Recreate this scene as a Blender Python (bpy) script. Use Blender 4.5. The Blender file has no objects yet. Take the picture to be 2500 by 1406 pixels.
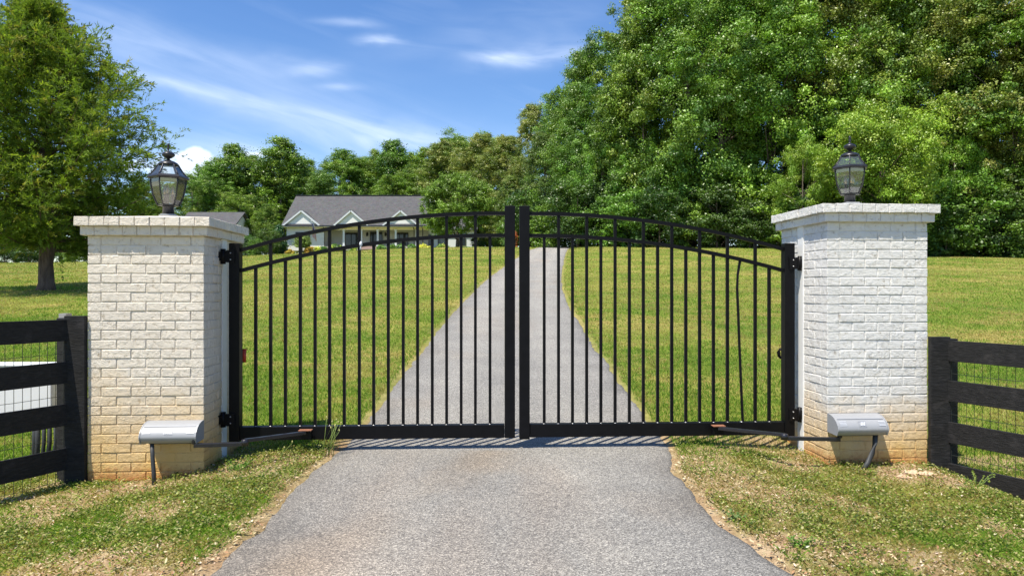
import bpy, math, random
import numpy as np
from mathutils import Vector, Matrix
R = math.radians
rng = np.random.default_rng(7)
random.seed(7)
scene = bpy.context.scene
COL = scene.collection
F = 1700.0          # focal length in pixels of the 2500 px wide photograph
HZ = 708.0          # horizon row

# ------------------------------------------------------------------ camera
cam_d = bpy.data.cameras.new('camera'); cam = bpy.data.objects.new('camera', cam_d); COL.objects.link(cam)
cam_d.sensor_width = 36.0; cam_d.lens = 36.0 * F / 2500.0
cam_d.shift_y = (HZ - 703.0) / 2500.0
cam_d.clip_start = 0.05; cam_d.clip_end = 3000
cam.location = (0, 0, 0); cam.rotation_euler = (R(90), 0, 0)
scene.camera = cam

# ------------------------------------------------------------------ sun and sky
SUN_EL, SUN_AZ = 65.0, 42.0      # light travels towards (sin az, cos az)
sun_d = bpy.data.lights.new('sun', 'SUN'); sun = bpy.data.objects.new('sun', sun_d); COL.objects.link(sun)
sun_d.energy = 5.0; sun_d.angle = R(0.53); sun_d.color = (1.0, 0.93, 0.80)
ldir = Vector((math.sin(R(SUN_AZ)) * math.cos(R(SUN_EL)), math.cos(R(SUN_AZ)) * math.cos(R(SUN_EL)), -math.sin(R(SUN_EL))))
sun.rotation_euler = ldir.to_track_quat('-Z', 'Y').to_euler()
w = bpy.data.worlds.new('World'); scene.world = w; w.use_nodes = True
wn = w.node_tree.nodes; wl = w.node_tree.links
for n in list(wn): wn.remove(n)
def W(t, **k):
    n = wn.new(t)
    for a, b in k.items(): setattr(n, a, b)
    return n
sky = W('ShaderNodeTexSky', sky_type='NISHITA'); sky.sun_disc = False
sky.sun_elevation = R(SUN_EL); sky.sun_rotation = R(180 + SUN_AZ); sky.air_density = 1.0; sky.dust_density = 0.25; sky.ozone_density = 2.2
hs = W('ShaderNodeHueSaturation'); hs.inputs['Saturation'].default_value = 1.24; hs.inputs['Value'].default_value = 1.0; hs.inputs['Hue'].default_value = 0.508
wl.new(sky.outputs[0], hs.inputs['Color'])
tc = W('ShaderNodeTexCoord'); sp = W('ShaderNodeSeparateXYZ'); wl.new(tc.outputs['Generated'], sp.inputs[0])
def M(op, a, b=None, clamp=False):
    n = W('ShaderNodeMath', operation=op); n.use_clamp = clamp
    for i, v in enumerate((a, b)):
        if v is None: continue
        if isinstance(v, (int, float)): n.inputs[i].default_value = v
        else: wl.new(v, n.inputs[i])
    return n.outputs[0]
yy = M('MAXIMUM', M('ABSOLUTE', sp.outputs[1]), 0.05)
uu = M('DIVIDE', sp.outputs[0], yy); vv = M('DIVIDE', sp.outputs[2], yy)
cmb = W('ShaderNodeCombineXYZ'); wl.new(uu, cmb.inputs[0]); wl.new(vv, cmb.inputs[1])
def wnoise(sx, sy, rot, detail=6, dist=0.6, off=0.0):
    mp = W('ShaderNodeMapping'); mp.inputs['Rotation'].default_value = (0, 0, R(rot)); mp.inputs['Scale'].default_value = (1, 1, 1); mp.inputs['Location'].default_value = (off, off, 0)
    wl.new(cmb.outputs[0], mp.inputs[0])
    m2 = W('ShaderNodeMapping'); m2.inputs['Scale'].default_value = (sx, sy, 1); wl.new(mp.outputs[0], m2.inputs[0])
    nz = W('ShaderNodeTexNoise'); nz.inputs['Scale'].default_value = 1; nz.inputs['Detail'].default_value = detail; nz.inputs['Distortion'].default_value = dist
    wl.new(m2.outputs[0], nz.inputs['Vector']); return nz.outputs[0]
n_wisp = wnoise(7, 34, 4, 8, 0.8)
n_band = wnoise(4, 26, 18, 8, 0.7, 3.1)
n_cum = wnoise(28, 34, 0, 8, 0.2, 5.0)
n_warp = wnoise(9, 14, 0, 4, 0.3, 9.0)
uw = M('ADD', uu, M('MULTIPLY', M('SUBTRACT', n_warp, 0.5), 0.05)); vw = M('ADD', vv, M('MULTIPLY', M('SUBTRACT', n_warp, 0.5), 0.03))
def blob(px, py, rx, ry, rot, U=uw, V=vw):
    u0, v0 = (px - 1250) / F, (HZ - py) / F; c, s = math.cos(R(rot)), math.sin(R(rot))
    du = M('SUBTRACT', U, u0); dv = M('SUBTRACT', V, v0)
    a = M('DIVIDE', M('ADD', M('MULTIPLY', du, c), M('MULTIPLY', dv, s)), rx / F)
    b = M('DIVIDE', M('SUBTRACT', M('MULTIPLY', dv, c), M('MULTIPLY', du, s)), ry / F)
    d = M('ADD', M('MULTIPLY', a, a), M('MULTIPLY', b, b))
    return M('POWER', 2.718, M('MULTIPLY', d, -1.0))
def addall(L):
    t = L[0]
    for x in L[1:]: t = M('ADD', t, x)
    return t
wisp = addall([M('MULTIPLY', blob(*a[:5]), a[5]) for a in [
    (1215, 150, 85, 17, 0, 1.1), (1330, 132, 150, 24, 9, .75), (1150, 100, 90, 55, -30, .22), (930, 98, 55, 9, 0, 1.0), (765, 172, 60, 17, 4, .95), (700, 150, 110, 20, -8, .25),
    (822, 214, 45, 9, 0, .75), (850, 58, 75, 12, -6, .6), (1000, 120, 110, 30, 0, .25), (1330, 60, 170, 90, 20, .22)]])
band = addall([M('MULTIPLY', blob(*a[:5]), a[5]) for a in [
    (430, 212, 160, 14, -16, .50), (640, 275, 190, 34, -17, .46), (860, 300, 240, 48, -13, .6), (1010, 345, 190, 22, -6, .7),
    (380, 130, 260, 42, -12, .42), (500, 240, 260, 60, -14, .25), (760, 360, 480, 55, 0, .6), (600, 180, 420, 80, -10, .3), (180, 40, 200, 60, -12, .4), (550, 380, 240, 25, 0, .45)]])
cum = addall([M('MULTIPLY', blob(*a[:5], U=uu, V=vv), a[5]) for a in [
    (472, 384, 52, 24, 0, 1.5), (445, 420, 75, 30, 0, 1.4), (500, 425, 60, 30, 0, 1.0), (615, 378, 40, 12, 0, 1.1), (330, 410, 60, 25, 0, .8)]])
wi = M('MULTIPLY', wisp, M('MULTIPLY', M('SUBTRACT', n_wisp, 0.18), 1.55, True), True)
ba = M('MULTIPLY', band, M('MULTIPLY', M('SUBTRACT', n_band, 0.2), 1.3, True), True)
cu = M('MULTIPLY', M('SUBTRACT', M('MULTIPLY', cum, M('ADD', M('MULTIPLY', n_cum, 2.6), -0.55)), 0.36), 2.2, True)
cl = M('MINIMUM', M('ADD', M('ADD', M('MULTIPLY', wi, 0.66), M('MULTIPLY', ba, 0.85)), M('MULTIPLY', cu, 0.9)), 1.0, True)
front = M('GREATER_THAN', sp.outputs[1], 0.0)
thin = M('MULTIPLY', M('SUBTRACT', n_band, 0.48), 0.9, True)
cl = M('MAXIMUM', M('MULTIPLY', cl, front), M('MULTIPLY', thin, 0.28))
mix = W('ShaderNodeMixRGB'); wl.new(cl, mix.inputs[0]); wl.new(hs.outputs[0], mix.inputs[1]); mix.inputs[2].default_value = (5.6, 6.4, 7.8, 1)
bg = W('ShaderNodeBackground'); bg.inputs[1].default_value = 0.118; wl.new(mix.outputs[0], bg.inputs[0])
wo = W('ShaderNodeOutputWorld'); wl.new(bg.outputs[0], wo.inputs[0])
scene.view_settings.view_transform = 'Standard'; scene.view_settings.look = 'None'
scene.view_settings.exposure = 0.66; scene.view_settings.gamma = 1.0; scene.view_settings.use_curve_mapping = False

# ------------------------------------------------------------------ helpers
def at(px, py, y): return Vector(((px - 1250) / F * y, y, (HZ - py) / F * y))
def vnoise(x, y, s=1.0, seed=0):
    x = np.asarray(x, float) * s + seed * 17.3; y = np.asarray(y, float) * s + seed * 9.7
    xi = np.floor(x).astype(np.int64); yi = np.floor(y).astype(np.int64); fx = x - xi; fy = y - yi
    fx = fx * fx * (3 - 2 * fx); fy = fy * fy * (3 - 2 * fy)
    def h(a, b):
        n = (a * 374761393 + b * 668265263 + seed * 1442695) & 0x7fffffff
        n = ((n ^ (n >> 13)) * 1274126177) & 0x7fffffff
        return ((n ^ (n >> 16)) & 0xffff) / 65535.0
    return (h(xi, yi) * (1 - fx) + h(xi + 1, yi) * fx) * (1 - fy) + (h(xi, yi + 1) * (1 - fx) + h(xi + 1, yi + 1) * fx) * fy
def fbm(x, y, s=1.0, seed=0, o=4):
    t = 0; a = .5; k = 0
    for i in range(o): t = t + a * vnoise(x, y, s * 2 ** i, seed + i); k += a; a *= .5
    return t / k
def sstep(a, b, x): t = np.clip((np.asarray(x, float) - a) / (b - a), 0, 1); return t * t * (3 - 2 * t)

def tag(o, label=None, cat=None, group=None, kind=None):
    if label: o['label'] = label
    if cat: o['category'] = cat
    if group: o['group'] = group
    if kind: o['kind'] = kind
    return o
def empty(name, loc=(0, 0, 0), rz=0.0, label=None, cat=None, group=None):
    o = bpy.data.objects.new(name, None); COL.objects.link(o); o.location = loc; o.rotation_euler = (0, 0, rz)
    o.empty_display_size = .1
    return tag(o, label, cat, group)
class MB:
    def __init__(s): s.v = []; s.f = []; s.mi = []; s.cur = 0; s.sm = False; s.smf = []
    def add(s, vs, fs):
        b = len(s.v); s.v += [tuple(x) for x in vs]
        for f in fs: s.f.append(tuple(b + i for i in f)); s.mi.append(s.cur); s.smf.append(s.sm)
        return s
    def box(s, c, d, M_=None):
        x, y, z = (d[0] / 2, d[1] / 2, d[2] / 2)
        vs = [Vector((a * x, b * y, e * z)) for a in (-1, 1) for b in (-1, 1) for e in (-1, 1)]
        if M_ is not None: vs = [M_ @ v for v in vs]
        vs = [v + Vector(c) for v in vs]
        return s.add(vs, [(0, 1, 3, 2), (4, 6, 7, 5), (0, 4, 5, 1), (2, 3, 7, 6), (0, 2, 6, 4), (1, 5, 7, 3)])
    def bar(s, p, q, w_, h_, up=(0, 0, 1)):
        p = Vector(p); q = Vector(q); d = (q - p); L = d.length; d.normalize(); up = Vector(up)
        x = d.cross(up).normalized(); z = x.cross(d)
        Mx = Matrix((x, d, z)).transposed()
        return s.box((p + q) / 2, (w_, L, h_), Mx)
    def tube(s, pts, r, n=8, cap=True):
        pts = [Vector(p) for p in pts]; rs = r if isinstance(r, (list, tuple)) else [r] * len(pts); vs = []; fs = []
        ref = Vector((0.3, 0.1, 1)).normalized()
        for i, p in enumerate(pts):
            d = (pts[min(i + 1, len(pts) - 1)] - pts[max(i - 1, 0)]).normalized()
            a = d.cross(ref)
            if a.length < .05: a = d.cross(Vector((1, 0, 0)))
            a.normalize(); b = d.cross(a)
            for k in range(n):
                t = 2 * math.pi * k / n; vs.append(p + (a * math.cos(t) + b * math.sin(t)) * rs[i])
        for i in range(len(pts) - 1):
            for k in range(n): fs.append((i * n + k, i * n + (k + 1) % n, (i + 1) * n + (k + 1) % n, (i + 1) * n + k))
        if cap: fs += [tuple(range(n))[::-1], tuple((len(pts) - 1) * n + k for k in range(n))]
        o = s.sm; s.sm = True; s.add(vs, fs); s.sm = o; return s
    def lathe(s, prof, n=16, c=(0, 0, 0), ph=0.0, cap=True, smooth=True):
        vs = []; fs = []; c = Vector(c)
        for r, z in prof:
            for k in range(n):
                t = 2 * math.pi * k / n + ph; vs.append(c + Vector((r * math.cos(t), r * math.sin(t), z)))
        for i in range(len(prof) - 1):
            for k in range(n): fs.append((i * n + k, i * n + (k + 1) % n, (i + 1) * n + (k + 1) % n, (i + 1) * n + k))
        if cap: fs += [tuple(range(n))[::-1], tuple((len(prof) - 1) * n + k for k in range(n))]
        o = s.sm; s.sm = smooth; s.add(vs, fs); s.sm = o; return s
    def prism(s, poly, axis_from, axis_to):      # poly: list of 3-D points (offsets), extruded between two vectors
        a = Vector(axis_from); b = Vector(axis_to); n = len(poly); P = [Vector(p) for p in poly]
        return s.add([p + a for p in P] + [p + b for p in P],
                     [tuple(range(n))[::-1], tuple(range(n, 2 * n))] + [(i, (i + 1) % n, n + (i + 1) % n, n + i) for i in range(n)])
    def build(s, name, mats, parent=None, bevel=0.0, label=None):
        me = bpy.data.meshes.new(name); me.from_pydata(s.v, [], s.f)
        if not isinstance(mats, (list, tuple)): mats = [mats]
        for m in mats: me.materials.append(m)
        me.polygons.foreach_set('material_index', s.mi); me.polygons.foreach_set('use_smooth', s.smf); me.update()
        o = bpy.data.objects.new(name, me); COL.objects.link(o)
        if parent: o.parent = parent
        if bevel:
            b = o.modifiers.new('bevel', 'BEVEL'); b.width = bevel; b.segments = 2; b.limit_method = 'ANGLE'; b.angle_limit = R(40)
        if label: o['label'] = label
        return o
def np_mesh(name, V, nper, C, mat, parent=None, smooth=False):
    """V (n*nper,3): n separate polygons of nper corners, C (n,3) colours"""
    n = len(V) // nper
    me = bpy.data.meshes.new(name); me.vertices.add(len(V)); me.vertices.foreach_set('co', V.astype(np.float32).ravel())
    me.loops.add(len(V)); me.loops.foreach_set('vertex_index', np.arange(len(V), dtype=np.int32))
    me.polygons.add(n); me.polygons.foreach_set('loop_start', np.arange(0, len(V), nper, dtype=np.int32))
    me.update(calc_edges=True)
    a = me.color_attributes.new('Col', 'FLOAT_COLOR', 'POINT')
    cc = np.ones((len(V), 4), np.float32); cc[:, :3] = np.repeat(C, nper, axis=0); a.data.foreach_set('color', cc.ravel())
    me.materials.append(mat)
    o = bpy.data.objects.new(name, me); COL.objects.link(o)
    if parent: o.parent = parent
    return o
def copy_tree(o, parent=None):
    c = o.copy(); COL.objects.link(c)
    if parent: c.parent = parent
    for ch in o.children: copy_tree(ch, c)
    return c

# ------------------------------------------------------------------ materials
def newmat(name):
    m = bpy.data.materials.new(name); m.use_nodes = True; nt = m.node_tree
    return m, nt, nt.nodes['Principled BSDF'], nt.nodes['Material Output']
def ramp(nt, fac, stops):
    r = nt.nodes.new('ShaderNodeValToRGB'); e = r.color_ramp.elements
    while len(e) < len(stops): e.new(.5)
    for i, (p, c) in enumerate(stops): e[i].position = p; e[i].color = (*c, 1) if len(c) == 3 else c
    nt.links.new(fac, r.inputs[0]); return r.outputs[0]
def noise(nt, scale, detail=4, rough=.5, vec=None, kind='ShaderNodeTexNoise', dist=0, sc3=None, coord='Object'):
    n = nt.nodes.new(kind); n.inputs['Scale'].default_value = scale
    if kind == 'ShaderNodeTexNoise': n.inputs['Detail'].default_value = detail; n.inputs['Roughness'].default_value = rough; n.inputs['Distortion'].default_value = dist
    if vec is None:
        t = nt.nodes.new('ShaderNodeTexCoord'); vec = t.outputs[coord]
    if sc3:
        mp = nt.nodes.new('ShaderNodeMapping'); mp.inputs['Scale'].default_value = sc3; nt.links.new(vec, mp.inputs[0]); vec = mp.outputs[0]
    nt.links.new(vec, n.inputs['Vector']); return n
def mixc(nt, fac, a, b, mode='MIX'):
    n = nt.nodes.new('ShaderNodeMixRGB'); n.blend_type = mode
    for i, v in ((0, fac), (1, a), (2, b)):
        if isinstance(v, (int, float)): n.inputs[i].default_value = v
        elif isinstance(v, (tuple, list)): n.inputs[i].default_value = (*v, 1)
        else: nt.links.new(v, n.inputs[i])
    return n.outputs[0]
def bump(nt, bs, h, dist, strength=1.0):
    b = nt.nodes.new('ShaderNodeBump'); b.inputs['Distance'].default_value = dist; b.inputs['Strength'].default_value = strength
    nt.links.new(h, b.inputs['Height']); nt.links.new(b.outputs[0], bs.inputs['Normal'])
def plain(name, col, rough=.5, metal=0, var=.12, scale=8, bumpd=0.0, spec=.5):
    m, nt, b, o = newmat(name)
    n = noise(nt, scale, 5, .6)
    c = ramp(nt, n.outputs[0], [(.25, tuple(x * (1 - var) for x in col)), (.75, tuple(min(1, x * (1 + var)) for x in col))])
    nt.links.new(c, b.inputs['Base Color']); b.inputs['Roughness'].default_value = rough; b.inputs['Metallic'].default_value = metal
    b.inputs['Specular IOR Level'].default_value = spec
    if bumpd: bump(nt, b, n.outputs[0], bumpd)
    return m
def leafmat(name, rough=.5, trans=.35, spec=.35, vary=False, gain=1.0):
    m, nt, b, o = newmat(name)
    a = nt.nodes.new('ShaderNodeAttribute'); a.attribute_name = 'Col'
    if vary:      # every tree has its own tone of green
        oi = nt.nodes.new('ShaderNodeObjectInfo')
        tn = ramp(nt, oi.outputs['Random'], [(0, (.62 * gain, .80 * gain, .75 * gain)), (.3, (.95 * gain, gain, .8 * gain)), (.55, (1.12 * gain, 1.10 * gain, .9 * gain)), (.8, (.8 * gain, 1.02 * gain, gain)), (1, (1.15 * gain, 1.25 * gain, gain))])
        ac = mixc(nt, 1.0, a.outputs['Color'], tn, 'MULTIPLY')
    else: ac = a.outputs['Color']
    nt.links.new(ac, b.inputs['Base Color']); b.inputs['Roughness'].default_value = rough; b.inputs['Specular IOR Level'].default_value = spec
    t = nt.nodes.new('ShaderNodeBsdfTranslucent')
    tcn = mixc(nt, 1.0, ac, (1.25, 1.35, .55), 'MULTIPLY'); nt.links.new(tcn, t.inputs[0])
    mx = nt.nodes.new('ShaderNodeMixShader'); mx.inputs[0].default_value = trans
    nt.links.new(b.outputs[0], mx.inputs[1]); nt.links.new(t.outputs[0], mx.inputs[2]); nt.links.new(mx.outputs[0], o.inputs[0])
    return m
def brickmat(name, tone, base_z, stain):
    m, nt, b, o = newmat(name)
    n1 = noise(nt, 2.2, 4, .55); n2 = noise(nt, 26, 6, .65); n3 = noise(nt, 70, 5, .6, dist=1.5)
    c = ramp(nt, n1.outputs[0], [(.3, tuple(x * .88 for x in tone)), (.55, tone), (.75, tuple(min(1, x * 1.04) for x in tone))])
    d = ramp(nt, n2.outputs[0], [(.30, (.60, .56, .50)), (.42, (.93, .92, .90)), (.7, (1, 1, 1))])
    c = mixc(nt, 1.0, c, d, 'MULTIPLY')
    # splashed clay staining that climbs from the foot
    t = nt.nodes.new('ShaderNodeTexCoord'); s = nt.nodes.new('ShaderNodeSeparateXYZ'); nt.links.new(t.outputs['Object'], s.inputs[0])
    def m_(op, a, bb, cl=False):
        n = nt.nodes.new('ShaderNodeMath'); n.operation = op; n.use_clamp = cl
        for i, v in enumerate((a, bb)):
            if isinstance(v, (int, float)): n.inputs[i].default_value = v
            else: nt.links.new(v, n.inputs[i])
        return n.outputs[0]
    zz = m_('SUBTRACT', s.outputs[2], base_z); k = m_('SUBTRACT', 1.0, m_('DIVIDE', zz, stain))
    k = m_('ADD', k, m_('MULTIPLY', m_('SUBTRACT', n1.outputs[0], .5), .9), True)
    k = m_('POWER', k, .8)
    c = mixc(nt, m_('MULTIPLY', k, 1.0, True), c, (.66, .43, .14))
    k2 = m_('SUBTRACT', 1.0, m_('DIVIDE', zz, .13)); k2 = m_('ADD', k2, m_('MULTIPLY', m_('SUBTRACT', n2.outputs[0], .5), 2.2), True)
    c = mixc(nt, m_('MULTIPLY', k2, .8), c, (.42, .15, .05))
    nt.links.new(c, b.inputs['Base Color']); b.inputs['Roughness'].default_value = .72; b.inputs['Specular IOR Level'].default_value = .3
    hh = m_('ADD', n2.outputs[0], m_('MULTIPLY', n3.outputs[0], .55)); bump(nt, b, hh, .013, 1.0)
    return m
BM_L = brickmat('painted brick cream', (.80, .73, .63), -.04, .85)
BM_R = brickmat('painted brick white', (.775, .765, .745), .03, .62)
M_black = plain('black powder coat', (.004, .004, .005), .45, 0, .35, 14, 0, .16)
M_bronze = plain('aged bronze metal', (.032, .033, .038), .34, .35, .3, 30)
M_silver = plain('silver painted aluminium', (.30, .31, .33), .5, .1, .05, 5)
M_silver_d = plain('silver mark', (.74, .76, .80), .4, .3, .05, 9)
M_silver_k = plain('grey mark', (.30, .32, .36), .4, .3, .05, 9)
M_rust = plain('rusty steel', (.24, .10, .05), .75, 0, .4, 60, .003)
M_strip = plain('white painted steel', (.74, .74, .73), .5, 0, .05, 6, .002)
M_conduit = plain('grey pvc conduit', (.035, .038, .042), .6, 0, .1, 8)
M_box = plain('white cabinet paint', (.70, .71, .73), .45, 0, .04, 5)
M_red = plain('red plastic', (.50, .05, .02), .45, 0, .1, 20)
M_arm = plain('sheen tinted black arm steel', (.022, .022, .028), .32, .2, .2, 20, 0, .6)  # black arm; its bluish sheen is partly put into the base colour
M_zinc = plain('zinc bolt', (.45, .45, .46), .35, .8, .2, 40)
M_mortar = plain('grey mortar', (.34, .35, .35), .85, 0, .15, 30, .004)
def woodmat():
    m, nt, b, o = newmat('black stained fence wood')
    n = noise(nt, 3.0, 6, .65, sc3=(6, 6, 30)); n2 = noise(nt, 9, 5, .6); n3 = noise(nt, 55, 2, .5)
    c = ramp(nt, n.outputs[0], [(.3, (.009, .009, .009)), (.6, (.021, .0205, .021)), (.8, (.042, .041, .041))])
    c = mixc(nt, ramp(nt, n2.outputs[0], [(.55, (0, 0, 0)), (.8, (.6, .6, .6))]), c, (.055, .05, .05))
    c = mixc(nt, ramp(nt, n3.outputs[0], [(.76, (0, 0, 0)), (.82, (.5, .5, .5))]), c, (.22, .2, .18))
    nt.links.new(c, b.inputs['Base Color']); b.inputs['Roughness'].default_value = .7; b.inputs['Specular IOR Level'].default_value = .2; bump(nt, b, n.outputs[0], .006, .8)
    return m
M_wood = woodmat()
M_wire = plain('dark galvanised wire', (.03, .035, .03), .5, .3)
def glassmat(name, tint, refl=.10, haze=.12):
    m, nt, b, o = newmat(name)
    t = nt.nodes.new('ShaderNodeBsdfTransparent'); t.inputs[0].default_value = (*tint, 1)
    g = nt.nodes.new('ShaderNodeBsdfGlossy'); g.inputs['Roughness'].default_value = .04
    d = nt.nodes.new('ShaderNodeBsdfDiffuse'); d.inputs[0].default_value = (.62, .66, .62, 1)
    fr = nt.nodes.new('ShaderNodeFresnel'); fr.inputs[0].default_value = 1.5
    a = nt.nodes.new('ShaderNodeMath'); a.operation = 'ADD'; a.inputs[1].default_value = refl; nt.links.new(fr.outputs[0], a.inputs[0])
    m1 = nt.nodes.new('ShaderNodeMixShader'); m1.inputs[0].default_value = haze; nt.links.new(t.outputs[0], m1.inputs[1]); nt.links.new(d.outputs[0], m1.inputs[2])
    m2 = nt.nodes.new('ShaderNodeMixShader'); nt.links.new(a.outputs[0], m2.inputs[0]); nt.links.new(m1.outputs[0], m2.inputs[1]); nt.links.new(g.outputs[0], m2.inputs[2])
    nt.links.new(m2.outputs[0], o.inputs[0]); return m
M_glass = glassmat('lantern glass', (.95, .98, .96), .09, .07)
M_bulb = glassmat('candle bulb glass', (1, .92, .7), .05, .35)
M_amber = plain('amber filament', (.85, .45, .08), .4)
M_leaf = leafmat('tree leaves', .42, .20, .45, True, 1.68)
M_cedar = leafmat('cedar foliage', .6, .45, .2)
M_grass = leafmat('grass blades', .6, .45, .2)
def barkmat(name, c0, c1):
    m, nt, b, o = newmat(name)
    n = noise(nt, 2.5, 6, .65, sc3=(5, 5, .9), dist=.6); c = ramp(nt, n.outputs[0], [(.3, c0), (.7, c1)])
    nt.links.new(c, b.inputs['Base Color']); b.inputs['Roughness'].default_value = .9; bump(nt, b, n.outputs[0], .06); return m
M_bark = barkmat('bark', (.06, .045, .035), (.2, .16, .125))
M_wall = plain('white house brick', (.72, .72, .70), .7, 0, .04, 3)
M_trim = plain('white trim paint', (.62, .65, .68), .5, 0, .03, 3)
M_cream = plain('cream beam paint', (.72, .66, .48), .6, 0, .03, 3)
M_dark = plain('dark window frame', (.02, .022, .025), .4)
M_pane = plain('dark window glass', (.03, .04, .05), .08, 0, .3, .8)
def roofmat():
    m, nt, b, o = newmat('grey shingle')
    n = noise(nt, 1.6, 3, .6, sc3=(1, 1.2, 1.2)); n2 = noise(nt, 5.5, 2, .6, sc3=(1, 2.5, 2.5), kind='ShaderNodeTexVoronoi')
    c = ramp(nt, n.outputs[0], [(.3, (.052, .053, .062)), (.55, (.070, .068, .076)), (.75, (.080, .074, .076))])
    c = mixc(nt, .35, c, n2.outputs['Color'], 'OVERLAY')
    hsn = nt.nodes.new('ShaderNodeHueSaturation'); hsn.inputs['Saturation'].default_value = .45; nt.links.new(c, hsn.inputs['Color'])
    nt.links.new(hsn.outputs[0], b.inputs['Base Color']); b.inputs['Roughness'].default_value = .9; return m
M_roof = roofmat()

# ------------------------------------------------------------------ terrain
GY = [-80, 0, 3.5, 6.2, 7.0, 9, 12.3, 17, 24, 40, 56, 66, 74, 92, 120, 180, 400]
GZ = [-1.5, -1.44, -1.43, -1.415, -1.385, -1.22, -.98, -.58, .06, 1.62, 3.20, 4.04, 4.49, 5.5, 6.3, 7.5, 9.0]
def gy(y): return np.interp(y, GY, GZ)
def base(y): y = np.asarray(y, float); return (gy(y - .8) + gy(y) * 2 + gy(y + .8)) / 4
def ground(x, y):
    x = np.asarray(x, float); y = np.asarray(y, float)
    g = base(y)
    u = x / np.maximum(y, 20)
    dl = np.interp(u, [-.9, -.60, -.38, -.2, -.05, .085, .12, .4, .55, .9], [.023, .022, .012, .004, 0, 0, -.003, -.003, .007, .009])
    g = g - dl * y * sstep(18, 60, y)
    near = 1 - sstep(6.4, 9.5, y)
    g = g - .15 * near * sstep(1.7, 3.2, -x) * sstep(-1, 3, y)
    g = g - .05 * near * sstep(1.7, 2.6, x) - .15 * near * sstep(3.35, 3.9, x)
    off = np.maximum(np.abs(x - .0) - 1.6, 0)
    g = g + .05 * (fbm(x, y, .8, 3) - .5) * np.clip(off, 0, 1) + .25 * (fbm(x, y, .09, 5, 2) - .5) * sstep(10, 30, y) * np.clip(off / 6, 0, 1)
    return g
DZ = [0, 3.5, 4.2, 4.95, 5.5, 6.2, 9, 12.3, 17, 24, 30, 36.4, 47, 56, 66, 75, 86, 96]
DL = [-2.2, -1.54, -1.50, -1.55, -1.54, -1.50, -1.52, -1.52, -1.47, -1.20, -.85, -.32, .55, 1.35, 2.6, 4.2, 6.6, 9.0]
DR = [2.2, 1.40, 1.28, 1.27, 1.25, 1.41, 1.42, 1.45, 1.48, 1.74, 2.15, 2.68, 3.60, 4.45, 5.5, 7.0, 9.5, 12.0]
def dl_(y): return np.interp(y, DZ, DL) + .09 * (fbm(y, y * 0 + 3, 5.5, 11, 5) - .5) + .07 * (fbm(y, y * 0 + 1, .8, 12, 2) - .5)
def dr_(y): return np.interp(y, DZ, DR) + .09 * (fbm(y, y * 0 + 3, 5.5, 21, 5) - .5) + .07 * (fbm(y, y * 0 + 1, .8, 22, 2) - .5)
def edge_dist(x, y): return np.maximum(dl_(y) - x, x - dr_(y))   # >0 on the grass

def graded(a, b, fine, lo, hi, k=1.09):
    out = list(np.arange(lo, hi, fine)); s = fine
    p = hi
    while p < b: out.append(p); s *= k; p += s
    out.append(b); s = fine; p = lo
    while p > a: s *= k; p -= s; out.insert(0, max(p, a))
    return np.array(sorted(set(np.round(out, 5))))
gx = graded(-320, 320, .12, -5.2, 5.2); gyv = graded(-60, 400, .12, 2.2, 12.0, 1.05)
X, Y = np.meshgrid(gx, gyv); Z = ground(X, Y)
ed = edge_dist(X, Y)
Z = Z - .06 * sstep(-.02, -.12, ed) * (Y < 97) + .012 * sstep(0, .15, ed)
nx, ny = len(gx), len(gyv)
me = bpy.data.meshes.new('ground'); V = np.stack([X, Y, Z], -1).reshape(-1, 3)
ii = (np.arange(ny - 1)[:, None] * nx + np.arange(nx - 1)[None, :]).ravel()
Fq = np.stack([ii, ii + 1, ii + 1 + nx, ii + nx], -1)
me.from_pydata(V.tolist(), [], Fq.tolist()); me.polygons.foreach_set('use_smooth', [True] * len(me.polygons))
# bare-soil map: along the drive edge, round the pillar feet, patches
def soil(x, y):
    e = edge_dist(x, y)
    n = fbm(x, y, 2.2, 31); n2 = fbm(x, y, .7, 35)
    s = (1 - sstep(.0, .16, e + .3 * (n - .5))) * (1 - .62 * sstep(6.3, 8, y)) * np.clip(.35 + 1.3 * n2, 0, 1)
    s = np.maximum(s, (sstep(.50, .62, n) * .8) * (y < 6.6))
    for cx, cy, r in ((-2.95, 5.45, .42), (-2.25, 5.7, .3), (3.2, 5.6, .5), (3.5, 5.35, .42), (1.75, 6.75, .5), (2.35, 6.6, .35), (-2.2, 3.75, .45), (-1.95, 3.45, .4), (1.55, 3.9, .35), (2.3, 5.75, .3)):
        d = np.hypot(x - cx, (y - cy) * 1.2); s = np.maximum(s, 1 - sstep(r * .35, r, d + .25 * (n - .5)))
    return np.clip(s, 0, 1)
att = me.color_attributes.new('soil', 'FLOAT_COLOR', 'POINT')
sv = soil(V[:, 0], V[:, 1]); sc_ = np.ones((len(V), 4), np.float32); sc_[:, 0] = sv; sc_[:, 1] = sv; sc_[:, 2] = sv
att.data.foreach_set('color', sc_.ravel())
m, nt, b, o = newmat('ground cover')
at_ = nt.nodes.new('ShaderNodeAttribute'); at_.attribute_name = 'soil'
n1 = noise(nt, .35, 5, .6); n2 = noise(nt, 6, 6, .7); n3 = noise(nt, 45, 5, .7); n4 = noise(nt, 1.1, 5, .65)
g1 = ramp(nt, n1.outputs[0], [(.34, (.125, .18, .028)), (.5, (.21, .235, .045)), (.66, (.32, .275, .085))])
g2 = ramp(nt, n2.outputs[0], [(.3, (.55, .6, .5)), (.6, (1.05, 1.05, 1)), (.8, (1.35, 1.25, 1.1))])
gg = mixc(nt, 1, g1, g2, 'MULTIPLY')
gg = mixc(nt, 1, gg, ramp(nt, n4.outputs[0], [(.35, (.82, .9, .8)), (.65, (1.1, 1.05, 1.1))]), 'MULTIPLY')
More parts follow.
